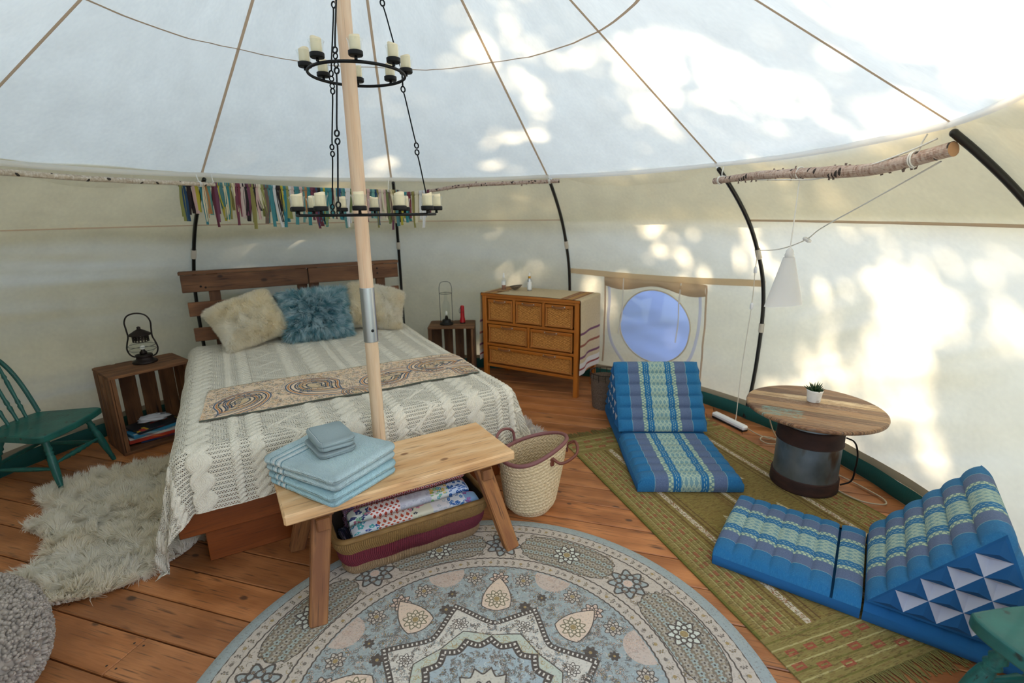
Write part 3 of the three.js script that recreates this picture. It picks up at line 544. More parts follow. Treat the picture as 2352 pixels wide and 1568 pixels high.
// ---------- centre pole ----------
const poleWoodM = woodMat({ a: 0xe8cdb2, b: 0xdfbc9c, dark: 0xc09c80, knots: 0, lines: 60, seed: 41, wear: 0.1 }, 0.55, 0.0003);
const paleWoodM = woodMat({ a: 0xe0c9ac, b: 0xd2b594, dark: 0xa88a6c, knots: 0, lines: 60, seed: 42, wear: 0.12 }, 0.6, 0.0003);
const steelM = M(0xb9c0c8, 0.32, { metalness: 1 });
const PX = -0.64, PZ = -2.197;
{
  const p = thing('centre_pole', 'round pale wooden tent pole with a silver metal sleeve, between bed and bench', 'pole', [PX, 0, PZ]);
  const cyl = (r, y0, y1) => { const g = new THREE.CylinderGeometry(r, r, y1 - y0, 28, 1); g.translate(0, (y0 + y1) / 2, 0); const uv = g.attributes.uv; for (let i = 0; i < uv.count; i++) uv.setXY(i, uv.getY(i) * (y1 - y0), uv.getX(i) * 0.2); return g; };
  part(p, 'lower_section', cyl(0.0295, 0, 0.955), paleWoodM);
  part(p, 'upper_section', cyl(0.0295, 1.17, 2.36), poleWoodM);
  part(p, 'sleeve', lathe([[0.0302, 0.94], [0.0318, 0.942], [0.0318, 1.184], [0.0302, 1.186]], 32), steelM);
  part(p, 'sleeve', lathe([[0.0302, 2.34], [0.0318, 2.342], [0.0318, 2.6], [0.0302, 2.602]], 32), steelM);
  part(p, 'top_section', cyl(0.0295, 2.58, 3.04), poleWoodM);
  const bolt = part(p, 'bolt', lathe([[0, 0.006], [0.005, 0.005], [0.007, 0]], 12).rotateX(Math.PI / 2), M(0x2a2c2e, 0.4, { metalness: 0.8 }), [0.018, 0.995, 0.0265]); bolt.rotation.y = 0.6;
}
// ---------- chandelier ----------
const iron = M(0x0c0d0f, 0.55, { metalness: 0.4 });
const clearGlass = M(0xfafbfa, 0.06, { transmission: 1, thickness: 0, ior: 1.45 });
const waxM = M(0xf0e3c4, 0.6, { transmission: 0.0, sheen: 0.2 });
{
  const C0 = [-0.607, 0, -2.2], rings = [[2.04, 0.187, 8, 0], [1.497, 0.282, 12, -6]];
  const ch = thing('chandelier', 'two-tier black iron ring chandelier hung round the wooden pole', 'chandelier', C0);
  const dir = (deg) => { const a = (deg - Math.atan2(C0[0], -C0[2]) / rad) * rad; return [Math.sin(a), Math.cos(a)]; }; // 0 faces the camera side, positive to the right
  const cup = lathe([[0, 0], [0.0215, 0], [0.0235, 0.003], [0.0235, 0.0145], [0.021, 0.0155], [0.0205, 0.006], [0, 0.006]], 24);
  const glassG = lathe([[0, 0.0065], [0.0195, 0.0065], [0.0202, 0.02], [0.0228, 0.042], [0.0265, 0.05], [0.0258, 0.0505], [0.0218, 0.042], [0.0192, 0.02], [0.0185, 0.008], [0, 0.008]], 28);
  const ORD = (i) => (i ? `${['', 'next', 'second', 'third', 'fourth', 'fifth', 'sixth', 'seventh', 'eighth', 'ninth', 'tenth', 'last'][i]} one rightwards from the front one` : 'nearest the camera'); cup.scale(1.12, 1.12, 1.12); glassG.scale(1.12, 1.12, 1.12);
  rings.forEach(([y, R, n, ph], tier) => {
    part(ch, 'ring', new THREE.TorusGeometry(R, 0.0058, 10, 96).rotateX(Math.PI / 2), iron, [0, y, 0]);
    for (let i = 0; i < n; i++) {
      const [dx, dz] = dir(ph + i * 360 / n), x = dx * (R + 0.006), z = dz * (R + 0.006);
      const hd = part(ch, 'candle_holder', merge([cup.clone().translate(0, 0.012, 0), lathe([[0, 0], [0.006, 0.001], [0.005, 0.012], [0, 0.012]], 10)]), iron, [x, y + 0.004, z]);
      const where = tier ? 'lower' : 'upper';
      solo('glass_cup', glassG, clearGlass, `glass cup on the ${where} chandelier ring, ${ORD(i)}`, 'glass cup', [C0[0] + x, y + 0.0165, C0[2] + z], 0, `glass cups on the ${where} chandelier ring`);
      reseed(900 + tier * 50 + i); const f1 = rr(0, 6.3);
      const cg = surf(24, 10, (u, v) => { const a = u * 2 * Math.PI, top = 0.058 + 0.0022 * Math.sin(a + f1) + 0.0016 * Math.sin(2 * a + f1), seq = [[0, 0.0085], [0.0172, 0.0085], [0.0172, 0.03], [0.017, top - 0.001], [0.0155, top], [0.0125, top - 0.006], [0, 0.05]], q = v * 6, k = Math.min(5, Math.floor(q)), t = q - k; return [Math.cos(a) * lerp(seq[k][0], seq[k + 1][0], t), lerp(seq[k][1], seq[k + 1][1], t), Math.sin(a) * lerp(seq[k][0], seq[k + 1][0], t)]; }); cg.scale(1.14, 1.14, 1.14);
      solo('candle', cg, waxM, `ivory candle on the ${where} chandelier ring, ${ORD(i)}`, 'candle', [C0[0] + x, y + 0.0165, C0[2] + z], rr(0, 6), `candles on the ${where} chandelier ring`);
    }
  });
  // hanging rods with hooked eyes
  const eyeRod = (a, b, r = 0.0032, e = 0.011) => {
    const d = b.clone().sub(a).normalize(), s = d.clone().cross(V(0, 0, 1)).normalize(); const pts = [];
    for (let i = 0; i <= 9; i++) { const t = -2.95 + i / 9 * 5.9; pts.push(a.clone().addScaledVector(d, -e * Math.cos(t) * 1 + e * 0.2).addScaledVector(s, e * 0.75 * Math.sin(t))); }
    pts.push(a.clone().addScaledVector(d, e * 2.2), a.clone().lerp(b, 0.5), b.clone().addScaledVector(d, -e * 2.2));
    for (let i = 0; i <= 9; i++) { const t = -2.95 + i / 9 * 5.9; pts.push(b.clone().addScaledVector(d, e * Math.cos(t) - e * 0.2).addScaledVector(s, e * 0.75 * Math.sin(t))); }
    return tube(pts, r, 90, 6);
  };
  const linkG = new THREE.TorusGeometry(0.009, 0.0026, 6, 20);
  for (const deg of [-22, 108, -146]) {
    const [dx, dz] = dir(deg), P1 = V(dx * 0.19, 2.05, dz * 0.19), P0 = V(dx * 0.05, 2.62, dz * 0.05), P2 = V(dx * 0.282, 1.52, dz * 0.282), mid = P1.clone().lerp(P2, 0.52);
    part(ch, 'hanging_rod', eyeRod(P0.clone().lerp(P1, 0.53), P1.clone().add(V(0, 0.024, 0))), iron);
    part(ch, 'hanging_rod', eyeRod(P0, P0.clone().lerp(P1, 0.47)), iron);
    part(ch, 'hanging_rod', eyeRod(P1.clone().add(V(0, -0.04, 0)), mid.clone().add(V(0, 0.012, 0))), iron);
    part(ch, 'hanging_rod', eyeRod(mid.clone().add(V(0, -0.012, 0)), P2.clone().add(V(0, 0.012, 0))), iron);
    for (const q of [P1.clone().add(V(0, 0.006, 0)), P1.clone().add(V(0, -0.022, 0)), P2.clone().add(V(0, -0.012, 0))]) part(ch, 'link', linkG, iron, q.toArray(), [0, deg * rad, 0]);
  }
  part(ch, 'top_plate', lathe([[0.032, 2.61], [0.062, 2.615], [0.062, 2.625], [0.032, 2.63]], 32), iron);
}
// ---------- bench ----------
const BNPOS = [-0.509, 0, -1.992], BNT = 30.5 * rad;
const toWorld = (pos, turn, x, z) => [pos[0] + x * Math.cos(turn) + z * Math.sin(turn), pos[2] - x * Math.sin(turn) + z * Math.cos(turn)];
{
  const pine = woodMat({ a: 0xe6c294, b: 0xcf9f6c, dark: 0x70492c, knots: 4, lines: 34, seed: 51, wear: 0.3, w: 768, h: 512 }, 0.6, 0.0012);
  const oak = woodMat({ a: 0x9a6a3c, b: 0x75492a, dark: 0x351f12, knots: 3, lines: 46, seed: 52, wear: 0.5 }, 0.75, 0.003);
  const b = thing('bench', 'rustic pale pine bench with splayed oak legs at the foot of the bed', 'bench', BNPOS, BNT);
  const g = cbox(0.972, 0.044, 0.39, 0.007, 0); part(b, 'seat_board', g, pine, [0, 0.428, 0]);
  for (const s of [-1, 1]) {
    part(b, 'cross_batten', cbox(0.075, 0.026, 0.32, 0.004, 2), oak, [s * 0.345, 0.393, 0]);
    for (const q of [-1, 1]) {
      const a = V(s * 0.345, 0.405, q * 0.115), f = V(s * 0.425, 0, q * 0.262);
      const gl = cbox(0.075, 0.43, 0.05, 0.006, 1, 0.86), m = new THREE.Matrix4(), up = a.clone().sub(f).normalize(), xx = V(1, 0, 0).addScaledVector(up, -up.x).normalize(), zz = xx.clone().cross(up);
      m.makeBasis(xx, up, zz).setPosition(a.clone().lerp(f, 0.5)); gl.applyMatrix4(m);
      const p = gl.attributes.position; for (let i = 0; i < p.count; i++) if (p.getY(i) < 0.02) p.setY(i, Math.max(0, p.getY(i) - 0.0)); for (let i = 0; i < p.count; i++) p.setY(i, Math.max(0.0005, p.getY(i)));
      part(b, 'leg', gl, s > 0 ? tinted(oak, [1.18, 1.14, 1.05]) : oak);
      part(b, 'leg_block', cbox(0.05, 0.05, 0.055, 0.004, 1), oak, [s * 0.352, 0.36, q * 0.155]);
    }
  }
}
// ---------- towels ----------
let terryBump; const terry = (c1, stripeC) => M(0xffffff, 0.95, { map: canvasTex(512, 512, (c, w, h) => { c.fillStyle = c1; c.fillRect(0, 0, w, h); for (const [x, ww, col] of stripeC) { c.fillStyle = col; c.fillRect(x * w, 0, ww * w, h); } for (let i = 0; i < 9000; i++) { c.fillStyle = i % 2 ? 'rgba(255,255,255,0.10)' : 'rgba(40,90,110,0.10)'; c.fillRect(rnd() * w, rnd() * h, 3, 2); } }), bumpMap: terryBump, bumpScale: 0.004, sheen: 0.5, sheenColor: new THREE.Color(0.6, 0.7, 0.72) });
terryBump = dataTex(256, 256, (x, y) => 0.5 + 0.5 * Math.sin((x * 0.6 + y) * Math.PI / 4) * 0.6 + 0.4 * nz(x * 0.3, y * 0.3), false); terryBump.repeat.set(3, 3);
// a folded towel: soft slabs with fully rounded edges, one above the other
function towelGeo(w, d, h, layers) {
  const L = [], th = h / layers;
  for (let k = 0; k < layers; k++) {
    const ins = k === layers - 1 ? 0 : 0.004, hw = w / 2 - ins, hd = d / 2 - ins, cr = 0.028, r = th * 0.55, y0 = k * th;
    const slab = (s) => surf(60, 60, (u, v) => {
      const q = (t) => Math.sin((t - 0.5) * Math.PI) * 0.5 + (t - 0.5), x0 = q(u), z0 = q(v), ax = Math.max(0, Math.abs(x0) * hw - (hw - cr)), az = Math.max(0, Math.abs(z0) * hd - (hd - cr));
      let x = x0 * hw, z = z0 * hd; const m = Math.max(ax, az), R = Math.hypot(ax, az); if (R > 1e-6 && m > 0) { const f = m / R; x = Math.sign(x0) * (hw - cr + ax * f) * (ax > 0 ? 1 : Math.abs(x) / Math.max(1e-6, hw - cr)); z = Math.sign(z0) * (hd - cr + az * f) * (az > 0 ? 1 : Math.abs(z) / Math.max(1e-6, hd - cr)); if (ax <= 0) x = x0 * hw; if (az <= 0) z = z0 * hd; }
      const dist = clamp((cr - m) / r), t = Math.sqrt(1 - (1 - Math.min(1, dist)) ** 2), full = m > 0 ? t : 1;
      const soft = 0.0028 * nz(x * 11, z * 11, k * 3 + s) + 0.004 * nz(x * 4 + 2, z * 4, k);
      return [x + 0.003 * nz(z * 13, k, 3) * (1 - dist), y0 + th / 2 + s * th * 0.53 * full + soft * (s > 0 ? 1 : 0.6), z + 0.003 * nz(x * 13, k, 6) * (1 - dist)];
    }, (u, v) => [v * 0.999, u * 0.999]);
    const lower = slab(-1), ix = lower.index.array; for (let i = 0; i < ix.length; i += 3) { const t = ix[i]; ix[i] = ix[i + 1]; ix[i + 1] = t; } lower.computeVertexNormals();
    L.push(slab(1), lower);
  }
  return merge(L);
}
{
  reseed(61);
  const stripes = [[0.66, 0.008, '#3c7690'], [0.68, 0.03, '#eef8fa'], [0.735, 0.008, '#3c7690'], [0.755, 0.025, '#eef8fa'], [0.81, 0.008, '#3c7690']];
  const blue = terry('#c6e0e6', stripes), blue2 = terry('#b4dde8', stripes), grey = terry('#bed2d6', []), grey2 = terry('#c0d6da', [[0.86, 0.012, '#3f7d96'], [0.875, 0.03, '#eaf5f8']]);
  const turn = BNT + 28 * rad, put = (name, g, m, label, y, x, z, dt = 0) => { const [wx, wz] = toWorld(BNPOS, BNT, x, z); return solo(name, g, m, label, 'towel', [wx, y, wz], turn + dt + Math.PI, 'towels stacked on the bench'); };
  put('bath_towel', towelGeo(0.34, 0.4, 0.056, 2), blue2, 'folded light-blue bath towel at the bottom of the stack on the bench', 0.4505, -0.268, -0.0, 0);
  put('bath_towel', towelGeo(0.345, 0.41, 0.062, 2), blue, 'folded pale-blue bath towel with white stripes, second in the stack', 0.508, -0.268, -0.015, 0.05);
  put('hand_towel', towelGeo(0.2, 0.155, 0.022, 2), grey, 'small folded grey-blue face cloth under the top one', 0.573, -0.265, -0.028, 1.25);
  put('hand_towel', towelGeo(0.2, 0.15, 0.042, 2), grey2, 'small folded grey-blue face cloth with white stripe topping the towel stack', 0.596, -0.26, -0.035, 1.2);
}
// ---------- striped basket under the bench with folded quilts ----------
const strawTex = (c1, c2, nx_, ny_, seed) => dataTex(256, 256, (x, y, u, v) => { const t = 0.5 + 0.5 * Math.sin(u * nx_ * Math.PI * 2 + Math.sin(v * ny_ * 6.28) * 0.8); const n = tileNoise(u, v, 20, 30, seed, 3); return mix3(hex(c1), hex(c2), clamp(t * 0.35 + 0.3 + n * 1.2)); });
{
  const [bx, bz] = toWorld(BNPOS, BNT, 0.045, -0.035), bk = thing('storage_basket', 'long woven basket with brown and burgundy bands under the bench', 'basket', [bx, 0.008, bz], BNT - 2 * rad);
  const W0 = 0.6, D0 = 0.22, W1 = 0.7, D1 = 0.31, H = 0.195;
  const rim = (u, w, d) => { const r = 0.05, hw = w / 2 - r, hd = d / 2 - r, P = 4 * (hw + hd) + 2 * Math.PI * r; let s = per(u, 1) * P; const seg = [[2 * hw, (q) => [-hw + q, hd + r]], [Math.PI / 2 * r, (q) => [hw + r * Math.sin(q / r), hd + r * Math.cos(q / r)]], [2 * hd, (q) => [hw + r, hd - q]], [Math.PI / 2 * r, (q) => [hw + r * Math.cos(q / r), -hd - r * Math.sin(q / r)]], [2 * hw, (q) => [hw - q, -hd - r]], [Math.PI / 2 * r, (q) => [-hw - r * Math.sin(q / r), -hd - r * Math.cos(q / r)]], [2 * hd, (q) => [-hw - r, -hd + q]], [Math.PI / 2 * r, (q) => [-hw - r * Math.cos(q / r), hd + r * Math.sin(q / r)]]]; for (const [l, f] of seg) { if (s <= l) return f(s); s -= l; } return seg[0][1](0); };
  const N = 900; // upright strands wound over the frame, as real ridges
  const band = (y0, y1, inner = 0) => surf(N, 6, (u, v) => { const y = lerp(y0, y1, v), f = y / H, w = lerp(W0, W1, f), d = lerp(D0, D1, f), [x, z] = rim(u, w - inner, d - inner), L = Math.hypot(x, z), ridge = inner ? 0 : 0.0034 * Math.abs(Math.sin(u * N / 4 * Math.PI)) + 0.006 * Math.sin(v * Math.PI); return [x * (1 + ridge / L * 1.4), y + 0.0025 * Math.sin(u * 60), z * (1 + ridge / L * 2)]; }, (u, v) => [u * 9.375, v]);
  const mk = (a, b, s) => M(0xffffff, 0.7, { map: strawTex(a, b, 24, 2, s), bumpMap: woodBump, bumpScale: 0.001 });
  const brown = mk(0x8a6e4a, 0x5e4528, 1), gold = mk(0x94733f, 0x6c4e25, 2), red = mk(0x7c2230, 0x4a1020, 3), tan = mk(0xa08663, 0x6f5436, 4);
  part(bk, 'woven_band', band(0.0, 0.05), tan); part(bk, 'woven_band', band(0.05, 0.125), red); part(bk, 'woven_band', band(0.125, 0.192), gold);
  part(bk, 'lining', band(0.004, 0.185, 0.024), M(0x3a2c1c, 0.9));
  part(bk, 'base', surf(80, 4, (u, v) => { const [x, z] = rim(u, W0, D0); return [x * v, 0.003, z * v]; }), brown);
  const rp = []; for (let i = 0; i < 90; i++) { const [x, z] = rim(i / 90, W1 - 0.008, D1 - 0.008); rp.push(V(x, H, z)); }
  part(bk, 'rim', tube(rp, 0.0125, 300, 8, true), gold);
  // quilts
  const quilt = (draw) => M(0xffffff, 0.9, { map: canvasTex(768, 256, draw) });
  const dia = (c, x, w, h, bg, fg, st) => { c.fillStyle = bg; c.fillRect(x, 0, w, h); c.fillStyle = fg; c.strokeStyle = '#f4efe8'; c.lineWidth = 3; for (let i = 0; i < w / st + 1; i++) for (let j = 0; j < h / st + 1; j++) { const cx = x + i * st + (j % 2) * st / 2, cy = j * st; if (cx > x + w) continue; c.beginPath(); c.moveTo(cx, cy - st * 0.55); c.lineTo(cx + st * 0.36, cy); c.lineTo(cx, cy + st * 0.55); c.lineTo(cx - st * 0.36, cy); c.closePath(); c.fill(); c.stroke(); } };
  const flow = (c, x, w, h, bg, cols, n, s) => { c.fillStyle = bg; c.fillRect(x, 0, w, h); for (let i = 0; i < n; i++) { const px = x + rnd() * w, py = rnd() * h; c.fillStyle = pick(cols); for (let k = 0; k < 5; k++) { c.beginPath(); c.arc(Math.max(x, Math.min(x + w, px + Math.cos(k * 1.257) * s)), py + Math.sin(k * 1.257) * s, s * 0.62, 0, 7); c.fill(); } } };
  reseed(66);
  const q1 = quilt((c, w, h) => { flow(c, 0, 150, h, '#dfe9f2', ['#3b8fb0', '#4a5aa0', '#57b9c0'], 20, 12); dia(c, 150, 190, h, '#f2e9e2', '#c4583c', 34); flow(c, 340, 130, h, '#e8e6cf', ['#d8d4b0', '#e09aa8', '#3c4450'], 20, 9); flow(c, 470, 110, h, '#e9e7ea', ['#c7cfd8'], 20, 8); flow(c, 580, 100, h, '#e7eef6', ['#2f66b0', '#3f7fc4'], 46, 7); flow(c, 680, 88, h, '#8fb6dc', ['#9a4f9a', '#b86fb4'], 16, 9); });
  const q2 = quilt((c, w, h) => { flow(c, 0, 130, h, '#cfd6cc', ['#2e3a68', '#7fae8a', '#b06c80'], 22, 13); dia(c, 130, 180, h, '#efe4de', '#b84a38', 34); flow(c, 310, 200, h, '#d2d4da', ['#b9bcc6', '#c8c6d0'], 40, 12); flow(c, 510, 120, h, '#e6e4da', ['#5fb0b8', '#7fb66a', '#e0c050'], 30, 8); flow(c, 630, 138, h, '#d8e4f2', ['#2f62a8'], 70, 7); });
  const q3 = quilt((c, w, h) => { dia(c, 0, w, h, '#8a2f38', '#b0443c', 30); c.globalAlpha = 0.5; flow(c, 0, 60, h, '#3a3560', ['#6a60a0'], 10, 8); c.globalAlpha = 1; c.fillStyle = '#e3d3cc'; for (let j = 0; j < 8; j++) for (let i = 0; i < 60; i++) c.fillRect(i * 13, j * 34 + 10, 6, 4); });
  const q4 = quilt((c, w, h) => flow(c, 0, w, h, '#22283c', ['#3c4668', '#5a4a6a', '#a8a4b0'], 90, 12));
  const fold = (L, w, h, n) => merge(Array.from({ length: n }, (_, k) => surf(60, 18, (u, v) => { const a = v * 2 * Math.PI, e = (q) => Math.sign(q) * Math.pow(Math.abs(q), 0.5), x = lerp(-L / 2, L / 2, u), end = Math.pow(Math.abs(u * 2 - 1), 20), th = h / n; return [x, k * th + th / 2 + th * 0.52 * e(Math.sin(a)) * (1 - 0.5 * end) + 0.004 * nz(x * 9, k, v), w / 2 * e(Math.cos(a)) * (1 - 0.05 * end) + 0.004 * nz(x * 8, 4, k)]; }, (u, v) => [u, (v < 0.5 ? v * 2 : 2 - v * 2)])));
  const put = (g, m, label, x, y, z, tilt, dt = 0) => { const [wx, wz] = toWorld(BNPOS, BNT, x, z); g.rotateX(tilt); const o = solo('folded_quilt', g, m, label, 'quilt', [wx, y, wz], BNT - 2 * rad + dt, 'quilts in the basket'); return o; };
  put(fold(0.58, 0.075, 0.13, 2), q1, 'folded patchwork quilt with red diamonds and blue flowers nearest the front of the basket', 0.06, 0.085, 0.035, 0.12);
  put(fold(0.56, 0.07, 0.155, 2), q2, 'folded patchwork quilt with grey patch and blue dots behind the front quilt', 0.055, 0.085, -0.045, 0.1);
  put(fold(0.58, 0.07, 0.2, 4), q3, 'folded burgundy patterned quilt at the back of the basket', 0.06, 0.075, -0.12, 0.05);
  put(fold(0.09, 0.17, 0.1, 1), q4, 'dark folded cloth at the left end of the basket', -0.215, 0.045, -0.04, 0, 0.1);
}
// ---------- straw bag ----------
{
  const bagM = M(0xffffff, 0.85, { map: dataTex(512, 512, (x, y, u, v) => { const k = per(u * 40 + v * 20, 1), n = tileNoise(u, v, 25, 25, 5, 3); return mix3([0.86, 0.78, 0.63], [0.70, 0.60, 0.44], clamp(Math.abs(k - 0.5) * 1.1 + n * 1.1)); }), bumpMap: dataTex(256, 256, (x, y) => 0.5 + 0.5 * Math.sin((x + (y % 32 < 16 ? y : -y)) * Math.PI / 8), false), bumpScale: 0.002 });
  const leather = M(0x7a4a48, 0.55, { clearcoat: 0.1 }), leatherB = M(0x6a3626, 0.5);
  const b = thing('straw_bag', 'round woven straw bag with mauve leather rim and looped handles, beside the bench', 'bag', [0.085, 0, -2.335], 0);
  const sec = (t, a, k = 1) => { const rx = lerp(0.118, 0.185, Math.pow(t, 0.7)) * lerp(0.86, 1, sstep(0, 0.12, t)), rz = lerp(0.118, 0.128, t) * lerp(0.86, 1, sstep(0, 0.12, t)), dx = 0.02 * t; const ca = Math.cos(a), sa = Math.sin(a); const th = -28 * rad, x = rx * ca * k, z = rz * sa * k, tilt = t * (0.028 * ca + 0.02 * sa - 0.045 * Math.pow(Math.max(0, Math.cos(a - 2.2)), 3)); return V(x * Math.cos(th) - z * Math.sin(th) + dx, t * 0.345 + tilt * 0.8, x * Math.sin(th) + z * Math.cos(th) * 1 + 0.01 * t); };
  part(b, 'body', surf(96, 110, (u, v) => { const a = u * 2 * Math.PI, p = sec(v, a), rib = 0.0052 * Math.abs(Math.sin((v * 17 + u) * Math.PI)), n = V(p.x, 0, p.z).normalize(); return p.addScaledVector(n, rib).toArray(); }, (u, v) => [u * 3, v * 1.3]), bagM);
  part(b, 'inside', surf(72, 70, (u, v) => { const a = u * 2 * Math.PI, p = sec(v, a, 0.955), n = V(p.x, 0, p.z).normalize(); p.y += 0.004; return p.addScaledVector(n, -0.003 * Math.abs(Math.sin((v * 17 + u) * Math.PI))).toArray(); }, (u, v) => [u * 3, v * 1.3]), bagM);
  part(b, 'bottom', surf(48, 6, (u, v) => { const p = sec(0, u * 2 * Math.PI); return [p.x * v, 0.003, p.z * v]; }), bagM);
  const rim = []; for (let i = 0; i < 60; i++) rim.push(sec(1, i / 60 * 2 * Math.PI, 0.985).add(V(0, 0.003, 0)));
  part(b, 'leather_rim', tube(rim, 0.0105, 160, 8, true), leather);
  const handle = (a0, a1, out, up) => { const p0 = sec(0.93, a0, 1.03), p1 = sec(0.93, a1, 1.03), m = p0.clone().lerp(p1, 0.5), n = V(m.x, 0, m.z).normalize(); return tube([p0, p0.clone().addScaledVector(n, out * 0.45).add(V(0, up * 0.8 + 0.02, 0)), m.clone().addScaledVector(n, out).add(V(0, up, 0)), p1.clone().addScaledVector(n, out * 0.5).add(V(0, up * 0.8 - 0.02, 0)), p1], 0.0075, 60, 8); };
  part(b, 'handle', handle(0.5, 1.4, 0.085, 0.0), leatherB); part(b, 'handle', handle(3.45, 4.5, 0.02, 0.13), leather);
  for (const a of [0.5, 1.4, 3.45, 4.5]) { const p = sec(0.88, a, 1.04); part(b, 'leather_tab', cbox(0.022, 0.045, 0.012, 0.004), leatherB, p.toArray(), [0, -a + 28 * rad + Math.PI / 2, 0]); }
}
// ---------- round rug ----------
{
  const N = 2048, tex = canvasTex(N, N, (c) => {
    reseed(1234); const R = N / 2, S = R / 0.96; c.translate(R, R);
    const disc = (r, col) => { c.fillStyle = col; c.beginPath(); c.arc(0, 0, r * S, 0, 7); c.fill(); };
    const line = (r, col, w) => { c.strokeStyle = col; c.lineWidth = w * S; c.beginPath(); for (let i = 0; i <= 720; i++) { const a = i / 720 * 2 * Math.PI, q = (r + 0.0016 * Math.sin(i * 1.3)) * S; c.lineTo(q * Math.cos(a), q * Math.sin(a)); } c.closePath(); c.stroke(); };
    const AQ = '#99a2a0', CR = '#bdb1a2', TP = '#766b60', DK = '#514840', GO = '#9d8658', PK = '#cdb3a0', BL = '#9fb0b2', OL = '#7a7158';
    const flower = (x, y, r, n, out, fill, mid) => { c.save(); c.translate(x, y); c.rotate(rr(0, 1)); c.fillStyle = fill; c.strokeStyle = out; c.lineWidth = Math.max(1.6, r * 0.09); c.beginPath(); for (let i = 0; i <= n * 8; i++) { const a = i / (n * 8) * 2 * Math.PI, q = r * (0.84 + 0.16 * Math.cos(a * n)); c.lineTo(q * Math.cos(a), q * Math.sin(a)); } c.closePath(); c.fill(); c.stroke(); for (let i = 0; i < n; i++) { const a = (i + 0.5) / n * 2 * Math.PI; c.beginPath(); c.arc(Math.cos(a) * r * 0.48, Math.sin(a) * r * 0.48, r * 0.17, 0, 7); c.stroke(); } c.fillStyle = mid; c.beginPath(); c.arc(0, 0, r * 0.24, 0, 7); c.fill(); c.restore(); };
    const squig = (x, y, s, col) => { c.strokeStyle = col; c.lineWidth = s * 0.22; c.beginPath(); const a = rr(0, 6.3); c.arc(x, y, s, a, a + rr(1.4, 4)); c.stroke(); };
    const sprig = (x, y, s, a, fill) => { c.save(); c.translate(x, y); c.rotate(a); c.strokeStyle = DK; c.globalAlpha = 0.8; c.lineWidth = Math.max(1.5, s * 0.1); c.beginPath(); c.moveTo(-s, s * 0.3); c.quadraticCurveTo(0, -s * 0.5, s, s * 0.2); c.stroke(); c.globalAlpha = 1; for (let k = 0; k < 5; k++) { c.fillStyle = k === 2 ? pick([GO, PK, CR]) : fill; c.beginPath(); c.ellipse((k - 2) * s * 0.42, (k % 2 ? -0.3 : 0.28) * s, s * 0.3, s * 0.16, rr(-0.9, 0.9), 0, 7); c.fill(); c.lineWidth = Math.max(1, s * 0.06); c.stroke(); } c.restore(); };
    disc(0.96, AQ); for (let i = 0; i < 2600; i++) squig(rr(-R, R), rr(-R, R), rr(3, 7), i % 2 ? '#96a9a2' : '#aebfb8');
    c.save(); c.beginPath(); c.arc(0, 0, 0.905 * S, 0, 7); c.clip();
    disc(0.905, CR); disc(0.605, AQ);
    // small floral borders
    for (const [r, n] of [[0.878, 84], [0.632, 60]]) for (let i = 0; i < n; i++) { const a = i / n * 2 * Math.PI, x = r * S * Math.cos(a), y = r * S * Math.sin(a); for (let k = 0; k < 5; k++) squig(x + rr(-9, 9), y + rr(-9, 9), rr(4, 8), [DK, GO, OL, TP][k % 4]); c.fillStyle = i % 2 ? GO : TP; c.beginPath(); c.arc(x, y, 7, 0, 7); c.fill(); }
    for (let i = 0; i < 420; i++) { const a = i / 420 * 6.283 + rr(-0.01, 0.01), q = rr(0.672, 0.842) * S; sprig(q * Math.cos(a), q * Math.sin(a), rr(10, 17), rr(0, 6.3), pick([GO, OL, '#a89a7e', '#9a8f80'])); }
    for (const [r, n] of [[0.878, 84], [0.632, 60]]) for (let i = 0; i < n; i++) { const a = (i + 0.5) / n * 6.283; sprig(r * S * Math.cos(a), r * S * Math.sin(a), 13, a, pick([GO, OL, TP])); }
    // main band 0.66..0.85 : eight dark cartouches with rosettes, aqua rosettes between
    const NB = 8, ph = 0.32; const scallop = (ang, hw, fillc) => { c.beginPath(); for (let i = 0; i <= 200; i++) { const t = i / 200 * 2 * Math.PI, e = (q, p) => Math.sign(q) * Math.pow(Math.abs(q), p); let da = hw * e(Math.cos(t), 0.7), q = 0.755 + 0.088 * e(Math.sin(t), 0.6); const wob = 1 + 0.028 * Math.cos(t * 14); da *= wob; c.lineTo(q * S * Math.cos(ang + da), q * S * Math.sin(ang + da)); } c.closePath(); c.fillStyle = fillc; c.fill(); c.strokeStyle = DK; c.lineWidth = 0.006 * S; c.stroke(); };
    for (let i = 0; i < NB; i++) {
      const a = ph + i / NB * 2 * Math.PI; scallop(a, 0.275, TP);
      c.save(); c.clip(); for (let u = -9; u <= 9; u++) for (let v = -3; v <= 3; v++) { const aa = a + (u + (v % 2) * 0.5) * 0.033, q = (0.755 + v * 0.03) * S, x = q * Math.cos(aa), y = q * Math.sin(aa); c.fillStyle = v % 2 ? '#9aa49c' : '#a49c8c'; for (let k = 0; k < 5; k++) { c.beginPath(); c.ellipse(x + 8 * Math.cos(aa + k * 1.257), y + 8 * Math.sin(aa + k * 1.257), 8, 4.6, aa + k * 1.257 + 0.5, 0, 7); c.fill(); } c.fillStyle = DK; c.beginPath(); c.arc(x, y, 4, 0, 7); c.fill(); c.strokeStyle = GO; c.globalAlpha = 0.5; c.lineWidth = 2; c.beginPath(); c.arc(x, y, 15, 0, 7); c.stroke(); c.globalAlpha = 1; } c.restore();
      flower(0.755 * S * Math.cos(a), 0.755 * S * Math.sin(a), 0.062 * S, 8, DK, '#c9cbbd', GO);
      const b = a + Math.PI / NB, x = 0.755 * S * Math.cos(b), y = 0.755 * S * Math.sin(b);
      for (let k = 0; k < 26; k++) squig(x + rr(-0.13, 0.13) * S, y + rr(-0.13, 0.13) * S, rr(5, 11), pick([GO, OL, TP]));
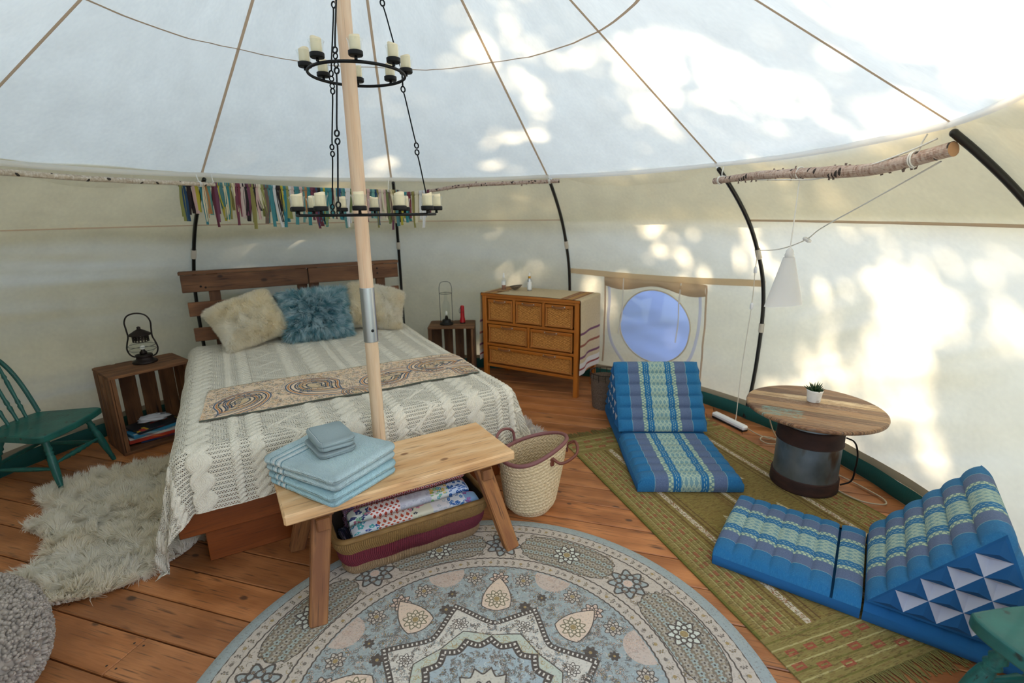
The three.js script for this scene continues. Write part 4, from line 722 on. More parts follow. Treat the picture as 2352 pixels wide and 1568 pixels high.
      flower(x, y, 0.082 * S, 8, DK, AQ, PK); for (let k = 0; k < 9; k++) { const t = k * 0.7; flower(x + Math.cos(t) * 0.05 * S, y + Math.sin(t) * 0.05 * S, 8, 5, DK, PK, GO); }
    }
    for (const r of [0.904, 0.852, 0.66, 0.606]) line(r, DK, 0.0055);
    // inner field
    c.save(); c.beginPath(); c.arc(0, 0, 0.6 * S, 0, 7); c.clip();
    for (let i = 0; i < 5200; i++) { const a = rr(0, 6.3), q = rr(0.2, 0.6) * S; squig(q * Math.cos(a), q * Math.sin(a), rr(4, 10), pick([CR, PK, BL, TP, '#b9c6c0', GO, DK])); }
    for (let i = 0; i < 1500; i++) { const a = rr(0, 6.3), q = Math.sqrt(rr(0.07, 0.36)) * S; sprig(q * Math.cos(a), q * Math.sin(a), rr(9, 19), rr(0, 6.3), pick(['#aab5b0', CR, PK, '#8b8a82', BL, '#b8a894', '#7d8584'])); }
    for (let i = 0; i < 8; i++) { const a = ph + i / 8 * 2 * Math.PI; c.save(); c.rotate(a); c.fillStyle = PK; c.globalAlpha = 0.75; c.beginPath(); c.arc(0.59 * S, 0, 0.075 * S, 0, 7); c.fill(); c.globalAlpha = 1; c.restore(); for (const [da, q, r, f] of [[0.39, 0.53, 0.042, PK], [0.2, 0.535, 0.036, CR], [-0.2, 0.54, 0.036, CR], [0, 0.47, 0.02, DK], [0.3, 0.44, 0.022, OL], [0.1, 0.4, 0.026, DK]]) flower(q * S * Math.cos(a + da), q * S * Math.sin(a + da), r * S, 7, DK, f, GO); const b = a + 0.39; c.save(); c.translate(0.43 * S * Math.cos(b), 0.43 * S * Math.sin(b)); c.rotate(b); c.fillStyle = '#d6bfa8'; c.strokeStyle = DK; c.lineWidth = 4; c.beginPath(); c.moveTo(0.11 * S, 0); c.quadraticCurveTo(0.03 * S, 0.07 * S, -0.05 * S, 0.055 * S); c.quadraticCurveTo(-0.09 * S, 0, -0.05 * S, -0.055 * S); c.quadraticCurveTo(0.03 * S, -0.07 * S, 0.11 * S, 0); c.fill(); c.stroke(); c.restore(); flower(0.42 * S * Math.cos(b), 0.42 * S * Math.sin(b), 0.047 * S, 9, OL, '#dccab2', GO); }
    c.restore();
    // star medallion
    const star = (r0, r1, n, rot, fill, lw, dash) => { c.beginPath(); for (let i = 0; i <= n * 40; i++) { const t = i / (n * 40) * 2 * Math.PI, k = Math.abs((t * n / (2 * Math.PI)) % 1 - 0.5) * 2, q = lerp(r0, r1, Math.pow(k, 1.6)) * S; c.lineTo(q * Math.cos(t + rot), q * Math.sin(t + rot)); } c.closePath(); c.fillStyle = fill; c.fill(); c.strokeStyle = DK; c.lineWidth = lw * S; c.stroke(); if (dash) { c.setLineDash([0.006 * S, 0.010 * S]); c.strokeStyle = '#d8d0c2'; c.lineWidth = lw * 0.45 * S; c.stroke(); c.setLineDash([]); } };
    star(0.30, 0.40, 8, ph, '#cdc6b8', 0.022, true);
    for (let i = 0; i < 900; i++) { const a = rr(0, 6.3), q = rr(0.24, 0.31) * S; squig(q * Math.cos(a), q * Math.sin(a), rr(4, 9), pick([TP, '#8f9896', BL, '#e0d9cc'])); }
    for (let i = 0; i < 420; i++) { const a = rr(0, 6.3), q = rr(0.24, 0.38) * S, k = Math.abs(((a - ph) * 8 / 6.283) % 1 - 0.5) * 2; if (q / S > lerp(0.285, 0.375, Math.pow(k, 1.6))) continue; sprig(q * Math.cos(a), q * Math.sin(a), rr(9, 15), rr(0, 6.3), pick(['#8f9896', TP, '#dcd5c8', BL])); }
    for (let i = 0; i < 8; i++) { const a = ph + Math.PI * 0 + i / 8 * 2 * Math.PI; flower(0.31 * S * Math.cos(a), 0.31 * S * Math.sin(a), 0.028 * S, 7, DK, '#d8d0c2', TP); }
    star(0.245, 0.275, 8, ph, '#b9bfae', 0.004); for (let i = 0; i < 500; i++) { const a = rr(0, 6.3), q = rr(0.21, 0.25) * S; squig(q * Math.cos(a), q * Math.sin(a), rr(5, 10), pick([GO, '#b39d70', CR])); }
    star(0.20, 0.225, 16, ph, '#a2aeb0', 0.026, true); for (let i = 0; i < 900; i++) { const a = rr(0, 6.3), q = rr(0, 0.185) * S; squig(q * Math.cos(a), q * Math.sin(a), rr(4, 9), pick([TP, '#cfd3c8', GO, '#8a9a98'])); }
    for (let i = 0; i < 330; i++) { const a = rr(0, 6.3), q = Math.sqrt(rnd()) * 0.18 * S; sprig(q * Math.cos(a), q * Math.sin(a), rr(8, 14), rr(0, 6.3), pick(['#c9cdc2', TP, '#8a9a98', CR])); }
    star(0.085, 0.11, 12, ph, '#c6bfae', 0.005); flower(0, 0, 0.06 * S, 10, DK, PK, GO);
    c.restore();
    for (let i = 0; i < 60000; i++) { c.fillStyle = pick(['rgba(70,64,58,0.16)', 'rgba(150,160,158,0.16)', 'rgba(120,104,90,0.16)', 'rgba(205,196,182,0.14)']); c.fillRect(rr(-R, R), rr(-R, R), rr(3, 8), rr(3, 6)); }
  });
  const pile = dataTex(256, 256, (x, y) => rnd(), false); pile.repeat.set(9, 9);
  const m = M(0xffffff, 0.98, { map: tex, bumpMap: pile, bumpScale: 0.0012, sheen: 0.4, sheenColor: new THREE.Color(0.5, 0.5, 0.48) });
  const g = surf(180, 40, (u, v) => { const a = u * 2 * Math.PI, r = 0.96 * Math.min(1, v * 1.03), y = v * 1.03 > 1 ? 0.0005 : 0.0115 - 0.004 * Math.pow(v, 30); return [r * Math.cos(a), y, r * Math.sin(a)]; }, (u, v) => { const a = u * 2 * Math.PI, r = Math.min(1, v * 1.03); return [0.5 + 0.4995 * r * Math.cos(a), 0.5 + 0.4995 * r * Math.sin(a)]; });
  solo('round_rug', g, m, 'round oriental rug in grey, taupe and aqua with medallion pattern', 'rug', [-0.104, 0, -1.248], 0.0);
}
// ---------- olive kilim ----------
const KDIR = [0.317, 0.948];
{
  const L = 1.96, W = 1.17, tex = canvasTex(1024, 1600, (c, w, h) => {
    reseed(4321); c.fillStyle = '#8f7a3e'; c.fillRect(0, 0, w, h);
    const px = w / 1.25; // x across from the left edge, y along
    const stripe = (x0, x1, col, a = 1) => { c.globalAlpha = a; c.fillStyle = col; c.fillRect(x0 * px, 0, (x1 - x0) * px, h); c.globalAlpha = 1; };
    // side borders
    for (const fl of [0, 1]) { c.save(); if (fl) { c.translate(w, 0); c.scale(-1, 1); } stripe(0, 0.012, '#6d6a26'); stripe(0.03, 0.185, '#94834a'); for (const x of [0.045, 0.075, 0.1, 0.125, 0.15, 0.178]) { stripe(x, x + 0.003, '#c9bd86', 0.8); stripe(x + 0.008, x + 0.011, '#6c6426', 0.8); }
      for (let y = 0; y < h; y += 26) { c.globalAlpha = 0.75; c.fillStyle = '#a2573c'; c.fillRect((y % 52 ? 0.085 : 0.13) * px, y + rr(0, 10), 14, rr(14, 34)); c.fillRect((y % 78 ? 0.055 : 0.16) * px, y + rr(0, 10), 12, rr(10, 24)); c.globalAlpha = 1; }
      stripe(0.205, 0.215, '#6a4f26', 0.8); stripe(0.235, 0.265, '#d5c8ae'); for (let i = 0; i < 900; i++) { c.fillStyle = pick(['#a2694a', '#8a7a50', '#e6dcc6', '#b59a78']); c.fillRect((0.235 + rnd() * 0.028) * px, rnd() * h, 4, 6); } stripe(0.275, 0.287, '#6a4f26', 0.75); stripe(0.305, 0.312, '#5c3f22', 0.7); stripe(0.335, 0.34, '#9a8d42', 0.7); c.restore(); }
    for (let y = 150; y < h; y += 260) for (const [x, fl] of [[0.42, 1], [0.83, -1]]) { c.fillStyle = '#cfc49a'; c.beginPath(); c.moveTo(x * px, y); c.lineTo((x + 0.07 * fl) * px, y + 20); c.lineTo((x + 0.02 * fl) * px, y + 62); c.closePath(); c.fill(); }
    stripe(0.585, 0.61, '#d0c2a4'); stripe(0.565, 0.572, '#5c3f22', 0.7); stripe(0.625, 0.632, '#5c3f22', 0.7); stripe(0.64, 0.665, '#7a5a30', 0.5); stripe(0.53, 0.555, '#7a5a30', 0.5);
    for (const y0 of [0, h - 190]) { c.fillStyle = '#8f7f45'; c.fillRect(0, y0, w, 190); for (let k = 0; k < 7; k++) { c.fillStyle = k % 2 ? '#c6ba80' : '#6f6a2a'; c.globalAlpha = 0.75; c.fillRect(0, y0 + 18 + k * 25, w, 5); c.globalAlpha = 1; } for (let x = 20; x < w; x += 74) { c.strokeStyle = '#a2573c'; c.lineWidth = 8; c.strokeRect(x, y0 + 42 + (x % 3) * 18, 34, 13); c.strokeRect(x + 20, y0 + 120, 30, 12); } }
    for (let i = 0; i < 26000; i++) { c.fillStyle = pick(['rgba(60,42,18,0.3)', 'rgba(200,190,120,0.18)', 'rgba(110,66,32,0.3)']); c.fillRect(rnd() * w, rnd() * h, rr(6, 22), 2); }
  });
  const wv = dataTex(128, 128, (x, y) => 0.5 + 0.5 * Math.sin(x * Math.PI / 4) * Math.sin(y * Math.PI / 2), false); wv.repeat.set(30, 50);
  const m = M(0xffffff, 0.95, { map: tex, bumpMap: wv, bumpScale: 0.0012 });
  const turn = Math.atan2(KDIR[0], KDIR[1]);
  const t = thing('kilim_rug', 'olive-green striped kilim with fringed ends under the floor cushions', 'rug', [0.33, 0, -3.1], turn);
  part(t, 'weave', merge([surf(30, 50, (u, v) => [u * W, 0.0065 + 0.0012 * nz(u * 7, v * 9), v * L], (u, v) => [u, v]), surf(30, 1, (u, v) => [u * W, 0.0065 * v, L], (u) => [u, 0.99]), surf(50, 1, (u, v) => [0, 0.0065 * v, u * L], (u) => [0.005, u])]), m);
  const fr = []; reseed(31); const str = (x, z, s) => { const l = rr(0.05, 0.085), d = rr(-0.02, 0.02); fr.push(tube([V(x, 0.005, z), V(x + d * 0.4, 0.006, z + s * l * 0.5), V(x + d, 0.003, z + s * l)], 0.0022, 4, 4)); };
  for (let i = 0; i < 210; i++) { const x = (i + rr(-0.3, 0.3)) / 210 * W; str(x, L, 1); str(x, 0, -1); }
  const f = part(t, 'fringe', merge(fr), M(0x6f6634, 0.95)); f.userData.kind = 'stuff';
}
// ---------- Thai cushions ----------
const thaiTex = canvasTex(1024, 512, (c, w, h) => { // x across the mat, y along
  c.fillStyle = '#1d6fa3'; c.fillRect(0, 0, w, h);
  const X = (v) => v * w; const bar = (a, b, col) => { c.fillStyle = col; c.fillRect(X(a), 0, X(b - a), h); };
  for (const fl of [0, 1]) { c.save(); if (fl) { c.translate(w, 0); c.scale(-1, 1); }
    bar(0.158, 0.162, '#8fb9bd'); bar(0.162, 0.285, '#5d6f92'); bar(0.285, 0.335, '#6d8f98');
    c.fillStyle = '#bcd0b2'; for (let y = 0; y < h; y += 16) { c.fillRect(X(0.288), y, X(0.02), 9); c.fillRect(X(0.312), y + 8, X(0.02), 8); c.fillRect(X(0.302), y + 3, X(0.016), 3); }
    bar(0.335, 0.405, '#1d6fa3'); c.fillStyle = '#b8d2bd'; for (let y = 0; y < h; y += 14) { c.fillRect(X(0.358), y, 5, 8); c.fillRect(X(0.378), y + 6, 5, 8); }
    c.restore(); }
  bar(0.405, 0.595, '#7aa0a6'); c.strokeStyle = '#c2d3b8'; c.lineWidth = 4; const st = X(0.19) / 4;
  for (let y = -st; y < h + st; y += st * 0.75) for (let k = 0; k < 4; k++) { const cx = X(0.405) + (k + 0.5) * st; for (const q of [1, 0.55]) { c.lineWidth = q === 1 ? 4 : 3; c.beginPath(); c.moveTo(cx - st / 2 * q, y); c.lineTo(cx, y - st * 0.36 * q); c.lineTo(cx + st / 2 * q, y); c.lineTo(cx, y + st * 0.36 * q); c.closePath(); c.stroke(); } }
  reseed(3); for (let i = 0; i < 14000; i++) { c.fillStyle = i % 2 ? 'rgba(255,255,255,0.05)' : 'rgba(0,20,50,0.07)'; c.fillRect(rnd() * w, rnd() * h, 7, 2); }
});
const clothBump = dataTex(128, 128, (x, y) => 0.5 + 0.5 * Math.sin(x * Math.PI / 2) * Math.cos(y * Math.PI / 2), false); clothBump.repeat.set(24, 24);
const thaiM = M(0xffffff, 0.92, { map: thaiTex, bumpMap: clothBump, bumpScale: 0.0008, sheen: 0.3, sheenColor: new THREE.Color(0.3, 0.4, 0.5) });
const thaiPlain = M(0x156199, 0.92, { bumpMap: clothBump, bumpScale: 0.0008 }), thaiDark = M(0x0f4f80, 0.92), thaiPale = M(0xb9bdc9, 0.92);
const WM = 0.575;
// a quilted pad: rolls across the width (x), running along z from 0 to -len
function pad(len, th, n, x0 = -WM / 2, x1 = WM / 2) {
  const f = (x, z) => { const k = per(z / len * n, 1), roll = Math.pow(Math.abs(Math.sin(k * Math.PI)), 0.45), e = Math.pow(1 - Math.pow(Math.abs((x - (x0 + x1) / 2) / ((x1 - x0) / 2)), 12), 0.5); return th * (0.5 + 0.36 * e + 0.14 * roll * e); };
  const top = surf(40, n * 12, (u, v) => { const x = lerp(x0, x1, u), z = v * len; return [x, f(x, z), -z]; }, (u, v) => [u, v * len * 1.6]);
  return top;
}
function padSides(len, th) {
  const w = WM / 2, out = [], strip = (a, b, c, d, n) => surf(24, 6, (u, v) => { const x = lerp(lerp(a[0], b[0], u), lerp(c[0], d[0], u), v), z = lerp(lerp(a[1], b[1], u), lerp(c[1], d[1], u), v), bul = 0.01 * Math.sin(v * Math.PI) * Math.pow(Math.sin(Math.PI * clamp(u, 0.001, 0.999)), 0.3); return [x + n[0] * bul, lerp(0.002, th * 0.51, v), z + n[1] * bul]; });
  out.push(strip([-w, 0], [-w, -len], [-w, 0], [-w, -len], [-1, 0]), strip([w, -len], [w, 0], [w, -len], [w, 0], [1, 0]));
  return out;
}
function thaiMat(label, pos, turn, seatLen, lean, strip = 0, H = 0.385) {
  const t = thing('floor_cushion', label, 'floor cushion', pos, turn), th = 0.095, N = Math.round(seatLen / 0.08);
  if (strip) { const a = seatLen - strip; part(t, 'seat_pad', pad(a - 0.006, th, Math.round(a / 0.08)), thaiM); part(t, 'hinge_pad', pad(strip - 0.004, th, 1).translate(0, 0, -a - 0.004), thaiM); } else part(t, 'seat_pad', pad(seatLen, th, N), thaiM);
  for (const q of padSides(seatLen, th)) part(t, 'seat_side', q, thaiPlain);
  const front = surf(30, 6, (u, v) => [lerp(-WM / 2, WM / 2, u), lerp(0.002, th * 0.5 + 0.36 * th * Math.pow(Math.max(0, 1 - Math.pow(Math.abs(u * 2 - 1), 12)), 0.5), v), 0.014 * Math.sin(v * Math.PI) * Math.pow(Math.sin(Math.PI * clamp(u, 0.001, 0.999)), 0.3)], (u, v) => [u, v * 0.08]); part(t, 'seat_front', front, thaiM);
  part(t, 'core', cbox(WM - 0.006, th * 0.4, seatLen - 0.004, 0.004), thaiPlain, [0, th * 0.24, -seatLen / 2]);
  const underG = merge([pad(seatLen, th * 0.94, N), ...padSides(seatLen, th * 0.94), surf(20, 2, (u, v) => [lerp(-WM / 2, WM / 2, u), lerp(0, th * 0.6, v), -seatLen])]); underG.translate(0, 0, -seatLen - 0.008);
  part(t, 'base_pad', underG, thaiPlain);
  // the wedge: front face of six rolls leaning back, folded cloth triangles on the ends
  const S = lean, D = 0.52, y0 = th * 0.97, zf = -seatLen - 0.012, A = V(0, y0, zf), B = V(0, y0 + H, zf - S), C = V(0, y0, zf - D), roll = 6;
  const face = (P, Q, n, tex0) => surf(40, n * 12, (u, v) => { const p = P.clone().lerp(Q, v), k = per(v * n, 1), nr = Q.clone().sub(P).cross(V(1, 0, 0)).normalize(); const e = Math.pow(1 - Math.pow(Math.abs(u * 2 - 1), 14), 0.5); p.addScaledVector(nr, -(0.022 * Math.pow(Math.abs(Math.sin(k * Math.PI)), 0.55) * e)); return [lerp(-WM / 2, WM / 2, u), p.y, p.z]; }, (u, v) => [u, tex0 + v * 0.8]);
  const f1 = face(A, B, roll, 0.1); part(t, 'backrest_face', f1, thaiM);
  const f2 = surf(40, roll * 10, (u, v) => { const p = B.clone().lerp(C, v), k = per(v * roll, 1), nr = V(0, D - S, -H).normalize().negate(); const e = Math.pow(1 - Math.pow(Math.abs(u * 2 - 1), 14), 0.5); p.addScaledVector(V(0, (D - S), -H).normalize(), 0.022 * Math.pow(Math.abs(Math.sin(k * Math.PI)), 0.55) * e); return [lerp(-WM / 2, WM / 2, u), p.y, p.z]; }, (u, v) => [u, v * 0.8]);
  part(t, 'backrest_back', f2, thaiM);
  part(t, 'backrest_base', surf(4, 4, (u, v) => { const p = A.clone().lerp(C, v); return [lerp(-WM / 2, WM / 2, u), p.y + 0.002, p.z]; }), thaiPlain);
  // ends: pockets pushed in between the stuffed rolls
  const pt = (i, j, n) => { const a = i / n, b = j / n; return A.clone().multiplyScalar(1 - a - b).addScaledVector(C, a).addScaledVector(B, b); };
  for (const s of [-1, 1]) {
    const n = 5, x = s * WM / 2, dark = [], pale = [], tri = (arr, a, b, c) => arr.push(a, b, c);
    const inset = pt(0, 0, 1).clone().add(pt(1, 0, 1)).add(pt(0, 1, 1)).multiplyScalar(1 / 3), K = (p, dx) => V(x + s * dx, lerp(p.y, inset.y, 0.06), lerp(p.z, inset.z, 0.06));
    for (let j = 0; j < n; j++) for (let i = 0; i < n - j; i++) {
      const a = pt(i, j, n), b = pt(i + 1, j, n), c = pt(i, j + 1, n), m = a.clone().add(b).add(c).multiplyScalar(1 / 3);
      // upright cells: bulging stuffed triangle
      const mb = K(m, 0.02), ka = K(a, 0), kb = K(b, 0), kc = K(c, 0); tri(dark, ka, kb, mb); tri(dark, kb, kc, mb); tri(dark, kc, ka, mb);
      if (i < n - j - 1) { const d = pt(i + 1, j + 1, n), m2 = b.clone().add(c).add(d).multiplyScalar(1 / 3), mi = K(m2, -0.035), kd = K(d, 0), m3 = K(m2, 0.0); // pocket between the rolls
        tri(pale, kb, kd, mi); tri(pale, kd, kc, mi); tri(pale, kc, kb, mi); }
    }
    const geo = (arr) => { const g = new THREE.BufferGeometry(); g.setAttribute('position', new THREE.Float32BufferAttribute(arr.flatMap((v) => v.toArray()), 3)); g.setAttribute('uv', new THREE.Float32BufferAttribute(arr.flatMap((v) => [v.z * 2, v.y * 2]), 2)); g.computeVertexNormals(); return g; };
    part(t, 'end_panel', geo(dark), thaiDark); part(t, 'end_pocket', geo(pale), thaiPale);
    const band = surf(30, 2, (u, v) => { const q = u * 3, k = Math.min(2, Math.floor(q)), P = [A, B, C, A], p = P[k].clone().lerp(P[k + 1], q - k), pi = K(p, 0); return [x + 0, lerp(p.y, pi.y, v), lerp(p.z, pi.z, v)]; }); part(t, 'end_edge', band, thaiPlain);
  }
  return t;
}
thaiMat('blue and grey woven Thai triangle floor cushion below the round window', [0.965, 0.008, -2.43], -0.03, 0.57, 0.30);
thaiMat('blue and grey woven Thai triangle floor cushion at the right edge, near the camera', [1.02, 0.008, -2.08], -126 * rad, 0.565, 0.33, 0.1, 0.435).scale.setScalar(0.94);
// ---------- round table on a metal drum ----------
{
  const t = thing('side_table', 'low round table with reclaimed-wood top on a rusty galvanised drum', 'table', [1.635, 0.008, -2.525]);
  const top = M(0xffffff, 0.55, { map: canvasTex(1024, 1024, (c, w, h) => {
    reseed(99); let x = 0; const cols = ['#8a6244', '#9a7350', '#6f4e38', '#a8825c', '#7d5a42', '#c4a47c', '#6a4a38', '#8d6a50'];
    let i = 0; while (x < h) { const ww = rr(90, 150); c.fillStyle = cols[i++ % 8]; c.fillRect(0, x, w, ww); for (let k = 0; k < 420; k++) { c.fillStyle = pick(['rgba(50,28,16,0.35)', 'rgba(205,170,130,0.3)', 'rgba(120,140,145,0.25)', 'rgba(90,60,40,0.4)']); c.fillRect(rr(-60, w), x + rr(0, ww), rr(40, 240), rr(1, 4)); } c.fillStyle = 'rgba(35,20,12,0.7)'; c.fillRect(0, x - 1, w, 2.5); x += ww; }
    c.fillStyle = 'rgba(110,160,160,0.55)'; for (let k = 0; k < 260; k++) c.fillRect(rr(120, 400), rr(150, 330), rr(10, 60), rr(2, 7)); c.fillStyle = 'rgba(225,205,170,0.5)'; for (let k = 0; k < 200; k++) c.fillRect(rr(250, 900), rr(640, 720), rr(40, 160), rr(2, 6)); c.fillStyle = 'rgba(220,215,205,0.3)'; for (let k = 0; k < 420; k++) c.fillRect(rr(250, 800), rr(480, 620), rr(6, 20), rr(2, 4));
  }), bumpMap: woodBump, bumpScale: 0.001 });
  const g = lathe([[0, 0.462], [0.325, 0.462], [0.333, 0.458], [0.335, 0.45], [0.333, 0.441], [0.326, 0.437], [0, 0.437]], 72); { const p = g.attributes.position, uv = g.attributes.uv, a = 0.5; for (let i = 0; i < p.count; i++) { const x = p.getX(i), z = p.getZ(i); uv.setXY(i, 0.5 + (x * Math.cos(a) + z * Math.sin(a)) * 1.48, 0.5 + (-x * Math.sin(a) + z * Math.cos(a)) * 1.48); } }
  part(t, 'table_top', g, top);
  const galv = M(0xffffff, 0.42, { metalness: 0.75, map: dataTex(512, 512, (x, y, u, v) => { const n = tileNoise(u, v, 6, 5, 3, 5), r = clamp((tileNoise(u, v, 9, 4, 12, 4) - 0.12) * 5), c = [0.50 + n * 0.35, 0.53 + n * 0.35, 0.55 + n * 0.36]; return mix3(c, [0.33, 0.22, 0.15], r * 0.8); }) });
  const rust = M(0xffffff, 0.75, { map: dataTex(256, 256, (x, y, u, v) => { const n = tileNoise(u, v, 8, 8, 5, 5); return [0.22 + n * 0.2, 0.13 + n * 0.13, 0.10 + n * 0.09]; }), metalness: 0.2 });
  part(t, 'drum', lathe([[0.158, 0.05], [0.16, 0.06], [0.158, 0.27], [0.156, 0.36], [0.15, 0.4], [0.135, 0.43], [0.12, 0.437]], 56), galv);
  part(t, 'drum_band', lathe([[0.158, 0.265], [0.166, 0.268], [0.166, 0.272], [0.1625, 0.276], [0.1625, 0.352], [0.166, 0.356], [0.166, 0.36], [0.155, 0.362]], 56), rust);
  part(t, 'drum_foot', lathe([[0, 0], [0.168, 0], [0.17, 0.005], [0.168, 0.068], [0.16, 0.072]], 56), rust);
  part(t, 'handle', tube([V(0.142, 0.31, 0.085), V(0.165, 0.302, 0.115), V(0.19, 0.24, 0.12), V(0.2, 0.14, 0.11), V(0.195, 0.06, 0.1), V(0.15, 0.03, 0.085)], 0.0045, 40, 6), M(0x1d1512, 0.6, { metalness: 0.5 }));
  // potted succulent on the table
  const p = thing('potted_plant', 'small dark green spiky succulent in a white pot on the round table', 'plant', [1.665, 0.4705, -2.585]);
  const white = M(0xffffff, 0.75, { map: dataTex(128, 128, (x, y, u, v) => { const n = tileNoise(u, v, 8, 12, 2, 4), k = clamp((tileNoise(u, v, 10, 16, 9, 3) - 0.2) * 4); return mix3([0.9 + n * 0.1, 0.9 + n * 0.1, 0.89 + n * 0.1], [0.72, 0.69, 0.66], k); }) });
  part(p, 'pot', lathe([[0, 0], [0.03, 0], [0.033, 0.003], [0.038, 0.055], [0.041, 0.062], [0.0405, 0.068], [0.0365, 0.068], [0.035, 0.055], [0, 0.053]], 36), white);
  part(p, 'soil', lathe([[0, 0.056], [0.0355, 0.055]], 20), M(0x2a1c14, 1));
  reseed(17); const leafM = M(0x1c3a1e, 0.5);
  for (let i = 0; i < 26; i++) { const ring = i < 7 ? 0.25 : i < 16 ? 0.62 : 1, a = i * 2.4, l = rr(0.04, 0.062) * (ring > 0.9 ? 1 : 0.95), el = lerp(1.45, 0.45, ring) + rr(-0.1, 0.1), d = V(Math.cos(a) * Math.cos(el), Math.sin(el), Math.sin(a) * Math.cos(el)); const b = V(Math.cos(a) * 0.008 * ring, 0.056, Math.sin(a) * 0.008 * ring); part(p, 'leaf', tubeTaper([b, b.clone().addScaledVector(d, l * 0.5), b.clone().addScaledVector(d, l).add(V(0, l * 0.12, 0))], [0.0055, 0.005, 0.0003]), leafM); }
}
function tubeTaper(pts, rads, seg = 8, rs = 6) { const c = new THREE.CatmullRomCurve3(pts), fr = c.computeFrenetFrames(seg), pos = [], idx = [], uv = []; for (let i = 0; i <= seg; i++) { const t = i / seg, p = c.getPointAt(t), q = t * (rads.length - 1), k = Math.min(rads.length - 2, Math.floor(q)), r = lerp(rads[k], rads[k + 1], q - k); for (let j = 0; j <= rs; j++) { const a = j / rs * 2 * Math.PI; pos.push(...p.clone().addScaledVector(fr.normals[i], r * Math.cos(a)).addScaledVector(fr.binormals[i], r * Math.sin(a)).toArray()); uv.push(t, j / rs); } } for (let i = 0; i < seg; i++) for (let j = 0; j < rs; j++) { const a = i * (rs + 1) + j; idx.push(a, a + 1, a + rs + 2, a, a + rs + 2, a + rs + 1); } const g = new THREE.BufferGeometry(); g.setAttribute('position', new THREE.Float32BufferAttribute(pos, 3)); g.setAttribute('uv', new THREE.Float32BufferAttribute(uv, 2)); g.setIndex(idx); g.computeVertexNormals(); return g; }
